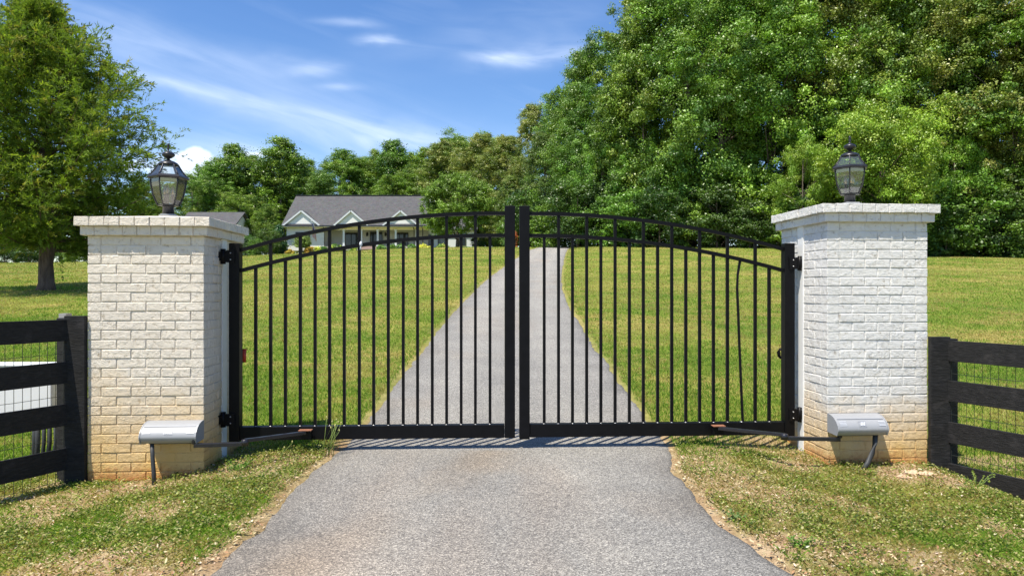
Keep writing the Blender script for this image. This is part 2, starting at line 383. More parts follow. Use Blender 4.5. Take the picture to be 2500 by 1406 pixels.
sl = ramp(nt, n2.outputs[0], [(.25, (.25, .15, .08)), (.5, (.38, .27, .16)), (.75, (.50, .40, .26))])
sl = mixc(nt, 1, sl, ramp(nt, n3.outputs[0], [(.3, (.6, .55, .5)), (.6, (1.1, 1.1, 1.1))]), 'MULTIPLY')
cc = mixc(nt, at_.outputs['Color'], gg, sl)
nt.links.new(cc, b.inputs['Base Color']); b.inputs['Roughness'].default_value = .95; b.inputs['Specular IOR Level'].default_value = .1
bump(nt, b, n3.outputs[0], .02, .9)
me.materials.append(m)
go = bpy.data.objects.new('ground', me); COL.objects.link(go); tag(go, kind='structure')

# driveway
ys = np.concatenate([np.arange(-6, 14, .06), np.arange(14, 40, .25), np.arange(40, 96.1, .5)])
ts = np.array([-.0, .006, .02, .05, .08, .12, .16, .2, .25, .3, .35, .4, .45, .5, .55, .6, .65, .7, .75, .8, .84, .88, .92, .95, .98, .994, 1.0])
VV = []
for y in ys:
    l = float(dl_(np.array([y]))[0]); r = float(dr_(np.array([y]))[0])
    for k, t in enumerate(ts):
        x = l + (r - l) * t; z = float(ground(x, y)) + .012 * min(1, t / .05, (1 - t) / .05)
        if k == 0 or k == len(ts) - 1: z -= .05
        VV.append((x, y, z))
nt_ = len(ts); Fs = []
for i in range(len(ys) - 1):
    for k in range(nt_ - 1): a = i * nt_ + k; Fs.append((a, a + 1, a + 1 + nt_, a + nt_))
me = bpy.data.meshes.new('driveway'); me.from_pydata(VV, [], Fs); me.polygons.foreach_set('use_smooth', [True] * len(Fs))
VA = np.array(VV); TT = np.tile(ts, len(ys)); wat = me.color_attributes.new('wear', 'FLOAT_COLOR', 'POINT'); wc = np.ones((len(VV), 4), np.float32)
nn = fbm(VA[:, 0], VA[:, 1], 1.6, 71); ed_ = np.minimum(TT, 1 - TT)
wc[:, 0] = np.clip(.85 - ed_ * 9 + (nn - .5) * 1.8, 0, 1) * .6                       # weathered darker margins
wc[:, 1] = np.clip(np.exp(-((TT - .27) / .09) ** 2) + np.exp(-((TT - .73) / .09) ** 2), 0, 1) * np.clip(.4 + nn, 0, 1)   # wheel paths
sx = VA[:, 0] - (-.35 - .32 * (5.8 - VA[:, 1])) * 1.0
wc[:, 2] = np.exp(-(sx / (.10 + .25 * nn)) ** 2) * (VA[:, 1] < 6.1) * np.clip(nn * 1.6 - .3, 0, 1) + np.clip((fbm(VA[:, 0], VA[:, 1], .9, 77) - .62) * 2, 0, .3)   # clay run-off
wat.data.foreach_set('color', wc.ravel())
m, nt, b, o = newmat('chip seal asphalt')
v1 = noise(nt, 160, kind='ShaderNodeTexVoronoi'); n2 = noise(nt, 140, 3, .6); n1 = noise(nt, 1.1, 5, .6); n3 = noise(nt, .5, 4, .6, sc3=(1, .25, 1), dist=.4); n5 = noise(nt, 30, 4, .75)
sepc = nt.nodes.new('ShaderNodeSeparateColor'); nt.links.new(v1.outputs['Color'], sepc.inputs[0])
c = ramp(nt, sepc.outputs[0], [(0, (.12, .12, .121)), (.4, (.22, .22, .219)), (.75, (.34, .34, .337)), (1, (.56, .56, .54))])
c = mixc(nt, 1, c, ramp(nt, n1.outputs[0], [(.3, (.84, .81, .76)), (.7, (1.10, 1.05, .96))]), 'MULTIPLY')
c = mixc(nt, 1, c, ramp(nt, n5.outputs[0], [(.34, (.78, .78, .79)), (.5, (1, 1, 1)), (.7, (1.14, 1.13, 1.12))]), 'MULTIPLY')
c = mixc(nt, 1, c, ramp(nt, n3.outputs[0], [(.52, (1, 1, 1)), (.72, (1.06, .98, .92))]), 'MULTIPLY')
wa = nt.nodes.new('ShaderNodeAttribute'); wa.attribute_name = 'wear'; sw = nt.nodes.new('ShaderNodeSeparateColor'); nt.links.new(wa.outputs['Color'], sw.inputs[0])
c = mixc(nt, sw.outputs[0], c, mixc(nt, 1, c, (.60, .59, .58), 'MULTIPLY'))
c = mixc(nt, sw.outputs[1], c, mixc(nt, 1, c, (1.16, 1.15, 1.13), 'MULTIPLY'))
c = mixc(nt, sw.outputs[2], c, mixc(nt, 1, c, (1.04, .92, .80), 'MULTIPLY'))
nt.links.new(c, b.inputs['Base Color']); b.inputs['Roughness'].default_value = .85
bump(nt, b, v1.outputs['Distance'], .012, .8)
me.materials.append(m); do = bpy.data.objects.new('driveway', me); COL.objects.link(do); tag(do, kind='structure')

# ------------------------------------------------------------------ brick pillars
def brick(mb, c, d, axis, sgn, jr):
    """a brick: box centre c, dims d, outer face towards sgn*axis, chamfered there"""
    c = Vector(c); hx, hy, hz = d[0] / 2, d[1] / 2, d[2] / 2
    j = lambda a: jr.uniform(-a, a)
    out = j(.003); ch = .0038
    vs = []
    for layer in (0, 1, 2):
        for a, e in ((-1, -1), (1, -1), (1, 1), (-1, 1)):
            ins = ch if layer == 2 else 0
            if axis == 1: p = Vector((a * (hx - ins) + j(.0012), sgn * ((-hy, hy - ch, hy)[layer] + (out if layer else 0)), e * (hz - ins) + j(.0022)))
            else: p = Vector((sgn * ((-hx, hx - ch, hx)[layer] + (out if layer else 0)), a * (hy - ins) + j(.0012), e * (hz - ins) + j(.0022)))
            vs.append(c + p)
    fs = [(8, 9, 10, 11)]
    for l in (0, 4):
        for k in range(4): fs.append((l + k, l + (k + 1) % 4, l + 4 + (k + 1) % 4, l + 4 + k))
    if (axis == 1 and sgn > 0) or (axis == 0 and sgn < 0): fs = [f[::-1] for f in fs]
    mb.add(vs, fs)
def pillar(loc, rz, Wd, Dp, top, inner, mat, label):
    P = empty('brick_pillar', (loc[0], loc[1], -1.5), rz, label, 'pillar', 'brick gate pillars')
    z0w = -1.5; jr = random.Random(int(loc[0] * 100)); foot = -1.78
    J = .008; bd = .10; pitch = .0762; rec = .0065
    cap_b = top - .072; led_b = cap_b - .074
    core = MB(); core.box((0, 0, (foot + top - .01) / 2 - z0w), (Wd - 2 * rec, Dp - 2 * rec, top - .01 - foot))
    # mortar is painted over with the bricks: same mesh
    mb = core; z = led_b - J; row = 0
    while z > foot + .1:
        zc = z - (pitch - J) / 2 - z0w; h = pitch - J; odd = row % 2
        full, part = (Wd, Dp - 2 * bd - 2 * J) if odd else (Wd - 2 * bd - 2 * J, Dp)
        def run(total, n):
            seg = (total - (n - 1) * J) / n; p = -total / 2; out = []
            for i in range(n): out.append((p + seg / 2, seg)); p += seg + J
            return out
        nf = 4 if odd else 3; ns = 3 if odd else 4
        for s in (-1, 1):
            for p, sg in run(full, nf): brick(mb, (p, s * (Dp / 2 - bd / 2), zc), (sg, bd, h), 1, s, jr)
            for p, sg in run(part, ns): brick(mb, (s * (Wd / 2 - bd / 2), p, zc), (bd, sg, h), 0, s, jr)
            # brick ends that show on the neighbouring face
            ow = full / 2 if odd else part / 2
            for t in (-1, 1):
                if odd: brick(mb, (s * (Wd / 2 - bd / 2), t * (Dp / 2 - bd / 2), zc), (bd, bd, h - .001), 0, s, jr)
                else: brick(mb, (t * (Wd / 2 - bd / 2), s * (Dp / 2 - bd / 2), zc), (bd, bd, h - .001), 1, s, jr)
        z -= pitch; row += 1
    mb.build('brickwork', mat, P)
    def soldier(ov, zt, zb, name, gap):
        mb = MB(); hw, hd = Wd / 2 + ov, Dp / 2 + ov
        mb.box((0, 0, (zt + zb) / 2 - z0w), (2 * hw - .014, 2 * hd - .014, zt - zb - .006))
        n = round(2 * hw / .112); m_ = round(2 * hd / .112)
        for s in (-1, 1):
            for k in range(n):
                L = 2 * hw / n; brick(mb, (-hw + (k + .5) * L, s * (hd - .05), (zt + zb) / 2 - z0w), (L - .006, .1, zt - zb), 1, s, jr)
            for k in range(m_):
                L = (2 * hd - .0) / m_; yc = -hd + (k + .5) * L
                if gap and s == inner and abs(yc - .03) < .10: continue
                brick(mb, (s * (hw - .05), yc, (zt + zb) / 2 - z0w), (.1, L - .006, zt - zb), 0, s, jr)
        return mb
    soldier(.040, cap_b - .001, led_b, '', True).build('ledge_course', mat, P)
    c = soldier(.072, top, cap_b, '', False)
    c.build('cap', mat, P)
    hw, hd = Wd / 2 + .07, Dp / 2 + .07                # mortar wash rising to the lantern base
    mb = MB(); mb.add([(-hw, -hd, top - z0w - .004), (hw, -hd, top - z0w - .004), (hw, hd, top - z0w - .004), (-hw, hd, top - z0w - .004),
            (-.12, -.12, top - z0w + .045), (.12, -.12, top - z0w + .045), (.12, .12, top - z0w + .045), (-.12, .12, top - z0w + .045)],
           [(0, 1, 5, 4), (1, 2, 6, 5), (2, 3, 7, 6), (3, 0, 4, 7), (4, 5, 6, 7), (3, 2, 1, 0)]); mb.build('mortar_wash', mat, P)
    s = MB(); s.box((inner * (Wd / 2 - .02), .03, (foot + cap_b) / 2 - z0w), (.058, .105, cap_b - foot - .002)); s.build('hinge_post', M_strip, P, .003, 'smooth white vertical strip set in the brick side')
    return P
TH = R(3.5)
def pc(I, W_, D_, s):
    e1 = Vector((math.cos(TH), math.sin(TH))); e2 = Vector((-math.sin(TH), math.cos(TH)))
    c = Vector(I) - s * e1 * W_ / 2 + e2 * D_ / 2; return (c.x, c.y)
WL, DLp, WR_, DRp = .915, .86, .872, .86
cL = pc((-2.508, 5.67), WL, DLp, 1); cR = pc((2.640, 5.83), WR_, DRp, -1)
TOPL, TOPR = .586, .716
pillar(cL, TH, WL, DLp, TOPL, 1, BM_L, 'cream painted brick gate pillar with yellowed foot, left of the gate')
pillar(cR, TH, WR_, DRp, TOPR, -1, BM_R, 'white painted brick gate pillar on the right side of the gate')
def loc_pt(c, x, y): e1 = Vector((math.cos(TH), math.sin(TH))); e2 = Vector((-math.sin(TH), math.cos(TH))); p = Vector(c) + e1 * x + e2 * y; return p.x, p.y

# ------------------------------------------------------------------ lanterns
def lantern(loc, rz, label, scale=1.0):
    L = empty('post_lantern', loc, rz, label, 'lantern', 'lanterns on the gate pillars'); L.scale = (scale,) * 3
    n = 6
    a = MB(); a.box((0, 0, .008), (.15, .15, .016)); a.box((0, 0, .02), (.125, .125, .012)); a.build('base_plate', M_mortar, L, .002)
    a = MB(); a.lathe([(.046, .026), (.046, .088), (.05, .09), (.05, .098)], 20); a.build('collar', M_bronze, L)
    prof = [(.084, .105), (.104, .15), (.122, .20), (.134, .26), (.139, .30), (.141, .332)]
    a = MB(); a.lathe([(.04, .096), (.088, .099), (.09, .108), (.082, .112)], n, ph=0, smooth=False)
    for k in range(n):
        t = 2 * math.pi * k / n; pts = [((r + .001) * math.cos(t), (r + .001) * math.sin(t), z) for r, z in prof]; a.tube(pts, .0058, 6)
    a.build('frame', M_bronze, L)
    a = MB(); a.lathe([(r - .002, z) for r, z in prof], n, cap=False, smooth=False); a.build('glass_body', M_glass, L)
    a = MB(); a.lathe([(.138, .328), (.163, .334), (.168, .345), (.160, .356), (.154, .362), (.146, .364), (.140, .350)], n, smooth=False)
    a.build('rim', M_bronze, L)
    rp = [(.150, .360), (.128, .385), (.106, .415), (.088, .445), (.082, .458)]
    a = MB()
    for k in range(n):
        t = 2 * math.pi * k / n; a.tube([((r + .001) * math.cos(t), (r + .001) * math.sin(t), z) for r, z in rp], .0048, 6)
    a.lathe([(.085, .454), (.085, .462), (.072, .476), (.05, .488), (.03, .494), (.016, .503)], 24)
    rf = a.build('roof', M_bronze, L)
    a = MB(); a.lathe([(r - .002, z) for r, z in rp], n, cap=False, smooth=False); a.build('roof_glass', M_glass, rf)
    a = MB(); a.lathe([(.013, .498), (.013, .512), (.030, .520), (.048, .534), (.054, .548), (.046, .562), (.025, .572), (.010, .578), (.007, .59), (.010, .60), (.011, .612), (.008, .622), (.012, .627), (.006, .643), (.002, .648)], 20)
    a.build('finial', M_bronze, L)
    for k in range(3):
        t = 2 * math.pi * k / 3 + .3; x, y = .036 * math.cos(t), .036 * math.sin(t)
        a = MB(); a.lathe([(.012, .12), (.012, .19), (.016, .192), (.016, .198)], 10, c=(x, y, 0)); ch = a.build('candle_socket', M_conduit, L)
        a = MB(); a.lathe([(.009, .198), (.018, .215), (.017, .238), (.008, .266), (.002, .285)], 10, c=(x, y, 0)); a.build('bulb', M_bulb, ch)
        a = MB(); a.lathe([(.005, .20), (.009, .22), (.005, .25)], 6, c=(x, y, 0)); a.build('filament', M_amber, ch)
    a = MB(); a.lathe([(.075, .113), (.02, .12), (.014, .122)], 12); a.build('inner_tray', M_trim, L)
lantern((*loc_pt(cL, -.005, 0), TOPL + .045), R(27), 'bronze post lantern on the left brick pillar in front of the cloud')
lantern((*loc_pt(cR, 0, 0), TOPR + .045), R(4), 'bronze post lantern on the right brick pillar in front of the woods', .97)

# ------------------------------------------------------------------ the two gate leaves
gdir = Vector((4.99, .24, 0)).normalized(); gnorm = Vector((-gdir.y, gdir.x, 0))
HL = Vector((-2.45, 6.06, 0)); HR = Vector((2.54, 6.30, 0))
def leaf(left, label):
    o = HL if left else HR; d = gdir if left else -gdir
    ang = math.atan2(gdir.y, gdir.x)
    G = empty('gate_leaf', (o.x, o.y, -1.31), ang, label, 'gate', 'leaves of the driveway gate')
    sg = 1 if left else -1; zo = 1.31
    zz = lambda h: h + zo
    Lt = 2.475; t = .09; zh = .405 if left else .42
    def post(x, z0, z1, nm):
        a = MB(); a.box((sg * x, 0, zz((z0 + z1) / 2)), (t, .09, z1 - z0)); return a.build(nm, M_black, G, .004)
    hp = post(t / 2, -1.31, zh, 'hinge_stile'); post(Lt - .042, -1.302 if left else -1.315, .742, 'meeting_stile')
    b = MB(); b.box((sg * Lt / 2, 0, zz(-1.243)), (Lt - 2 * t - .002, .075, .115)); b.build('bottom_rail', M_black, G, .004)
    def curve(h0, h1, s):            # parabola, flat at the meeting stile
        k = max(0, (Lt - .12 - s)) / (Lt - .12 - t); return h0 - (h0 - h1) * k ** 2.05
    T = (.678, .346 if left else .368); Mi = (.483, .168 if left else .176)
    for hh, nm in ((T, 'top_rail'), (Mi, 'middle_rail')):
        a = MB(); N = 24; x0, x1 = t + .001, Lt - t - .001 + .006; vs = []
        for i in range(N + 1):
            s = x0 + (x1 - x0) * i / N; h = curve(*hh, s)
            for yy_, z_ in ((-.019, -.016), (.019, -.016), (.019, .016), (-.019, .016)): vs.append((sg * s, yy_, zz(h + z_)))
        fs = [(3, 2, 1, 0), (4 * N, 4 * N + 1, 4 * N + 2, 4 * N + 3)]
        for i in range(N):
            for k in range(4): fs.append((4 * i + k, 4 * i + (k + 1) % 4, 4 * i + 4 + (k + 1) % 4, 4 * i + 4 + k))
        a.add(vs, fs); a.build(nm, M_black, G)
    n = 17; jr = random.Random(3 if left else 4)
    pp = (2.475 - .18) / 18
    for i in range(n):
        s = t + pp * (i + 1) ; tall = i % 2 == 1
        top = curve(*(T if tall else Mi), s) - .014
        a = MB(); r = .0125; dx = jr.uniform(-.002, .002)
        if not left and i == 2:          # the bent picket
            pts = []
            for k in range(13):
                f = k / 12; z_ = -1.187 + (top + 1.187) * f
                bx = float(np.interp(f, [0, .25, .47, .7, .8, .88, .94, 1], [-.012, .004, .018, .030, .038, .040, .030, .014]))
                pts.append((sg * (s + bx), 0, zz(z_)))
            a.tube(pts, r * 1.2, 4)
            a.sm = False; a.smf = [False] * len(a.smf); a.build('bent_picket', M_black, G, 0, 'picket bent sideways near its top')
            continue
        if tall:   # runs through the middle rail: two lengths
            mid = curve(*Mi, s)
            a.box((sg * s + dx, 0, zz((-1.185 + mid - .014) / 2)), (2 * r, 2 * r, mid - .014 + 1.185))
            a.box((sg * s + dx, 0, zz((mid + .014 + top) / 2)), (2 * r, 2 * r, top - mid - .014))
        else: a.box((sg * s + dx, 0, zz((-1.185 + top) / 2)), (2 * r, 2 * r, top + 1.185))
        a.build('picket', M_black, G)
    # hinges: a plate on the pillar strip side and a barrel
    for hz in ((.29 if left else .24), -1.12):
        a = MB(); a.box((-sg * .028, -.03, zz(hz)), (.075, .03, .10)); a.box((sg * .02, -.051, zz(hz)), (.07, .012, .105))
        a.tube([(-sg * .052, -.03, zz(hz - .065)), (-sg * .052, -.03, zz(hz + .065))], .022, 12)
        a.box((-sg * .075, -.03, zz(hz)), (.03, .045, .075))
        h = a.build('hinge', M_black, hp)
        for dz in (-.028, .028): b_ = MB(); b_.tube([(sg * .02, -.063, zz(hz + dz)), (sg * .02, -.055, zz(hz + dz))], .006, 8); b_.build('bolt', M_zinc, h)
        b_ = MB(); b_.tube([(-sg * .1, -.03, zz(hz + .05)), (-sg * .04, -.03, zz(hz + .05))], .006, 6); b_.build('bolt', M_zinc, h)
        a = MB(); a.box((-sg * .1, -.02, zz(hz)), (.012, .11, .20)); a.build('hinge_plate', M_black, h)
    # welding blobs along the bottom rail
    for i in range(n):
        a = MB(); a.lathe([(.017, 0), (.013, .004), (.004, .006)], 8, c=(sg * (t + pp * (i + 1)), -.002, zz(-1.186)))
        a.build('weld_bead', M_zinc, G)
    return G
GL = leaf(True, 'left leaf of the black arched metal driveway gate'); GR = leaf(False, 'right leaf of the black arched metal driveway gate with a bent picket')
GLi = (Matrix.Translation(GL.location) @ Matrix.Rotation(GL.rotation_euler.z, 4, 'Z')).inverted(); GRi = (Matrix.Translation(GR.location) @ Matrix.Rotation(GR.rotation_euler.z, 4, 'Z')).inverted()
a = MB(); a.lathe([(.002, -.022), (.012, -.012), (.014, .006), (.008, .018), (.002, .024)], 10); a.tube([(0, 0, -.01), (-.004, 0, -.05)], .006, 6)
o = a.build('cable_tie', M_trim, GL, 0, 'white tie knotted on the middle rail'); o.location = GLi @ at(881, 596, 6.04)
# red insulator handle and black latch behind the stiles
a = MB(); a.tube([(0, 0, -.055), (0, 0, .055)], .018, 12); a.tube([(-.02, 0, .058), (.03, 0, .058)], .006, 6)
o = a.build('handle', M_red, GL, 0, 'small red plastic handle'); o.location = GLi @ at(596, 869, 6.16)
a = MB(); a.tube([(.02, 0, .045), (-.004, 0, .04), (-.016, 0, .015), (-.012, 0, -.02), (.004, 0, -.045)], [.008, .014, .016, .015, .008], 10)
o = a.build('latch', M_black, GR); o.location = GRi @ at(1905, 863, 6.38)

# ------------------------------------------------------------------ gate openers
def opener(c, xc, W_, D_, zt, s, label):
    px, py = loc_pt(c, xc, -D_ / 2 - .004); Wd = .42 if s > 0 else .41; Hh = .155; Dd = .20
    G = empty('gate_opener', (px, py, zt - Hh), TH, label, 'gate opener', 'gate openers on the pillars')
    prof = [(0, .155), (-.02, .155), (-.06, .150), (-.10, .136), (-.135, .112), (-.158, .085), (-.17, .055), (-.17, .04), (-.150, .0), (-.146, .0), (0, .004)]
    a = MB(); n = len(prof); a.sm = True
    vs = [(-Wd / 2, y, z) for y, z in prof] + [(Wd / 2, y, z) for y, z in prof]
    a.add(vs, [(i, i + 1, n + i + 1, n + i) for i in range(n - 1)]); a.sm = False
    a.add(vs, [tuple(range(n))[::-1], tuple(range(n, 2 * n))])
    h = a.build('housing', M_silver, G)
    for sx in (-1, 1):
        e = MB(); vs = [(sx * (Wd / 2 + .001), y * 1.03, z * 1.02 - .002) for y, z in prof] + [(sx * (Wd / 2 + .009), y * 1.03, z * 1.02 - .002) for y, z in prof]
        e.add(vs, [tuple(range(n)), tuple(range(n, 2 * n))] + [(i, (i + 1) % n, n + (i + 1) % n, n + i) for i in range(n)])
        e.build('end_cap', M_silver, G)
    # raised lines and marks on the front curve
    a = MB(); a.bar((-Wd / 2 + .01, -.119, .1275), (Wd / 2 - .01, -.119, .1275), .004, .003, (0, -.6, .8)); a.build('seam', M_silver_k, h)
    d = MB(); k2 = MB()
    def on(x0, x1, t0, t1, mb, sl=0):
        p = lambda t: Vector((0, -.135 - .031 * t, .112 - .042 * t)) + Vector((0, -.0045 - .002 * t * (1 - t) * 4, .002))
        P0, P1 = p(t0), p(t1)
        mb.add([(x0 + sl, P0.y, P0.z), (x1 + sl, P0.y, P0.z), (x1, P1.y, P1.z), (x0, P1.y, P1.z)], [(0, 1, 2, 3)])
    for xs in (-1, 1):
        d = MB()
        for k in range(4): on(xs * Wd * .4 - .028, xs * Wd * .4 + .028, .05 + k * .22, .05 + k * .22 + .07, d, .006)
        d.build('emblem', M_silver_d, h)
    d = MB()
    for k in range(3): on(-.018 + k * .014, -.010 + k * .014, .15, .75, d, .010)
    on(-.03, .03, .0, .05, k2); on(-.03, .03, .9, .95, k2); on(-.03, -.027, .05, .9, k2); on(.027, .03, .05, .9, k2)
    d.build('emblem', M_silver_d, h); k2.build('emblem_frame', M_silver_k, h)
    a = MB(); a.box((0, -.06, -.006), (Wd * .8, .1, .014)); a.build('mounting_tray', M_dark, G)
    return G, (px, py)
OL, pL = opener(cL, .240, WL, DLp, -1.055, 1, 'silver curved gate opener box on the foot of the left pillar')
OR_, pR = opener(cR, -.225, WR_, DRp, -1.03, -1, 'silver curved gate opener box on the foot of the right pillar')
def arm(G, A, B, C, brk):
    a = MB(); inv = Matrix.Rotation(-TH, 4, 'Z'); Lc = lambda p: inv @ (Vector(p) - G.location)
    A, B, C = Lc(A), Lc(B), Lc(C)
    d = (B - A).normalized(); e = (C - B).normalized(); up = Vector((0, 0, 1))
    a.bar(A, B + d * .02, .036, .030); a.tube([A + up * .012, A + up * .06], .02, 12)
    a.build('lower_arm', M_arm, G, .003)
    a = MB(); a.bar(B + up * .026, C + up * .018, .036, .028); a.build('upper_arm', M_arm, G, .003)
    a = MB(); a.lathe([(.028, -.012), (.028, .032), (.02, .036)], 16, c=B); a.tube([B - d * .0, B - d * .07], .016, 8); a.build('elbow', M_arm, G)
    a = MB(); a.box(C + Vector((0, .012, .038)), (.11, .065, .007)); a.build('bracket', M_rust, G, .001, 'rusty steel bracket at the gate end of the arm')
    a = MB(); a.box(C + Vector((0, .03, -.004)), (.10, .05, .068)); a.build('bracket_web', M_black, G)
arm(OL, at(474, 1087, 5.52), at(598, 1083, 5.56), at(745, 1061, 5.98), 0)
arm(OR_, at(2050, 1072, 5.72), at(1915, 1069, 5.68), at(1755, 1050, 6.12), 0)
# conduits down from the openers
a = MB(); p0 = at(371, 1080, 5.52); p1 = at(376, 1185, 5.48); a.tube([p0, (p0 * .7 + p1 * .3) + Vector((.004, -.01, 0)), (p0 * .3 + p1 * .7) + Vector((.008, -.01, 0)), p1 + Vector((0, 0, -.03))], .016, 10)
o = a.build('conduit', M_conduit); tag(o, 'straight grey conduit pipe under the left gate opener', 'conduit')
a = MB(); a.tube([at(2137, 1060, 5.74), at(2136, 1080, 5.73), at(2130, 1105, 5.72), at(2118, 1130, 5.70), at(2104, 1150, 5.68)], .020, 12)
o = a.build('conduit', M_conduit); tag(o, 'curved grey conduit pipe under the right gate opener', 'conduit')

# ------------------------------------------------------------------ board fences
def fence(x0, y0, side, tops, ptop, pbot, label):
    """starts at the pillar side (x0,y0) and runs outward and towards the camera"""
    d = Vector((side * .447, -.894, 0)); n = Vector((-.894 * 1, -side * .447, 0)) * 1.0     # n points to the camera side
    if n.y > 0: n = -n
    Fc = empty('board_fence', (x0, y0, pbot), 0, label, 'fence', 'black board fences beside the pillars'); off = Vector((x0, y0, pbot))
    jr = random.Random(5 + side)
    Lr = 3.2
    inw = Vector((n.x, n.y, 0))
    for k, tz in enumerate(tops):
        a = MB(); N = 10; vs = []
        for i in range(N + 1):
            s = .0 + Lr * i / N; w1 = jr.uniform(-.003, .003); p = d * s
            for q, z in ((0.0, -.172), (.026, -.172), (.026, 0), (0.0, 0)): vs.append(tuple(p + inw * q + Vector((0, 0, tz - pbot + z + w1))))
        fs = [(0, 1, 2, 3), (4 * N + 3, 4 * N + 2, 4 * N + 1, 4 * N)]
        for i in range(N):
            for q in range(4): fs.append((4 * i + q, 4 * i + 4 + q, 4 * i + 4 + (q + 1) % 4, 4 * i + (q + 1) % 4))
        a.add(vs, fs); a.build('board', M_wood, Fc, .002)
    Mx = Matrix((d, inw, Vector((0, 0, 1)))).transposed()
    for s in (-.045, Lr - .1):
        a = MB(); p = d * s - inw * .062; a.box(p + Vector((0, 0, (ptop - pbot - .15) / 2)), (.105, .115, ptop - pbot + .15 - .01), Mx); a.build('post', M_wood, Fc, .004)
    a = MB(); wz0, wz1 = pbot - off.z + .08, tops[0] - pbot - .02
    s = .02
    while s < Lr:
        p = d * s - inw * .006; a.tube([p + Vector((0, 0, wz0)), p + Vector((.002, 0, wz1))], .0022, 4, False); s += .061
    for k in range(8):
        z = wz1 - .085 - k * .17
        a.tube([d * (Lr * i / 8) - inw * .009 + Vector((0, 0, z - (.006 if i % 2 else 0))) for i in range(9)], .0022, 4, False)
    a.build('wire_mesh', M_wire, Fc)
    # upright face board at the pillar
    a = MB(); a.box((-side * .078, .0, (ptop - pbot) / 2), (.165, .045, ptop - pbot + .03), Matrix.Rotation(-side * R(18) * 0, 3, 'Z')); a.build('end_post', M_wood, Fc, .004)
    return Fc
fence(-3.585, 5.60, -1, [-.234, -.573, -.914, -1.266], -.222, -1.66, 'black board fence with wire mesh beside the left pillar')
fence(3.655, 5.83, 1, [-.422, -.755, -1.10, -1.442], -.405, -1.80, 'black board fence with wire mesh beside the right pillar')
# utility cabinet and its conduits behind the left fence
Cb = empty('utility_cabinet', (0, 0, 0), 0, 'white metal utility cabinet behind the left fence', 'cabinet')
c0 = at(-60, 940, 6.0)
a = MB(); a.box((c0.x + .32, 6.05, -.86), (.74, .22, .42)); a.build('body', M_box, Cb, .006)
a = MB(); a.box((c0.x + .05, 5.925, -.86), (.22, .02, .40)); dd = a.build('door', M_box, Cb, .004)
a = MB(); a.lathe([(.012, 0), (.02, .004), (.02, .02)], 10, c=(0, 0, 0)); hn = a.build('handle', M_black, dd); hn.location = (c0.x + .08, 5.91, -.84); hn.rotation_euler = (R(90), 0, 0)
a = MB(); a.box((c0.x + .32, 6.05, -.642), (.78, .26, .012)); a.build('top', M_trim, Cb, .002)
for k, (px, rr) in enumerate(((86, .02), (93, .022), (107, .016), (120, .018), (134, .016))):
    a = MB(); p = at(px, 1030, 6.0); a.tube([(p.x, 6.0, -1.06), (p.x + .004 * k, 5.99, -1.3), (p.x - .012 * k, 5.98, -1.75)], rr, 8); a.build('conduit', M_conduit, Cb)
a = MB(); a.box((at(150, 870, 5.9).x, 5.95, -.95), (.06, .08, 1.5)); o = a.build('backing_post', plain('weathered wood', (.3, .29, .28), .8)); tag(o, 'weathered grey wooden post behind the left fence boards', 'post')

# ------------------------------------------------------------------ grass, weeds and leaf litter
def pal(n, cols, wts, jit=.18):
    cols = np.array(cols); idx = rng.choice(len(cols), n, p=np.array(wts) / sum(wts)); c = cols[idx]
    return np.clip(c * (1 + rng.uniform(-jit, jit, (n, 1))) * (1 + rng.uniform(-.08, .08, (n, 3))), 0, 1)
GREEN = np.array([(.15, .27, .028), (.205, .34, .04), (.27, .38, .065), (.10, .19, .024)])
STRAW = np.array([(.42, .34, .12), (.34, .28, .08), (.52, .42, .20), (.26, .20, .06)])
SOILB = np.array([-9, -9])
def blocked(x, y):
    b = np.zeros(len(x), bool)
    for c, w_, d_ in ((cL, WL, DLp), (cR, WR_, DRp)):
        dx, dy = x - c[0], y - c[1]; cx = dx * math.cos(TH) + dy * math.sin(TH); cy = -dx * math.sin(TH) + dy * math.cos(TH)
        b |= (np.abs(cx) < w_ / 2 + .01) & (np.abs(cy) < d_ / 2 + .01)
    return b
def place(n, y0, y1, powr=1.0, spread=.80):
    t = rng.random(n); y = (y0 ** powr + t * (y1 ** powr - y0 ** powr)) ** (1 / powr)
    x = rng.uniform(-1, 1, n) * (spread * y + .6)
    return x, y
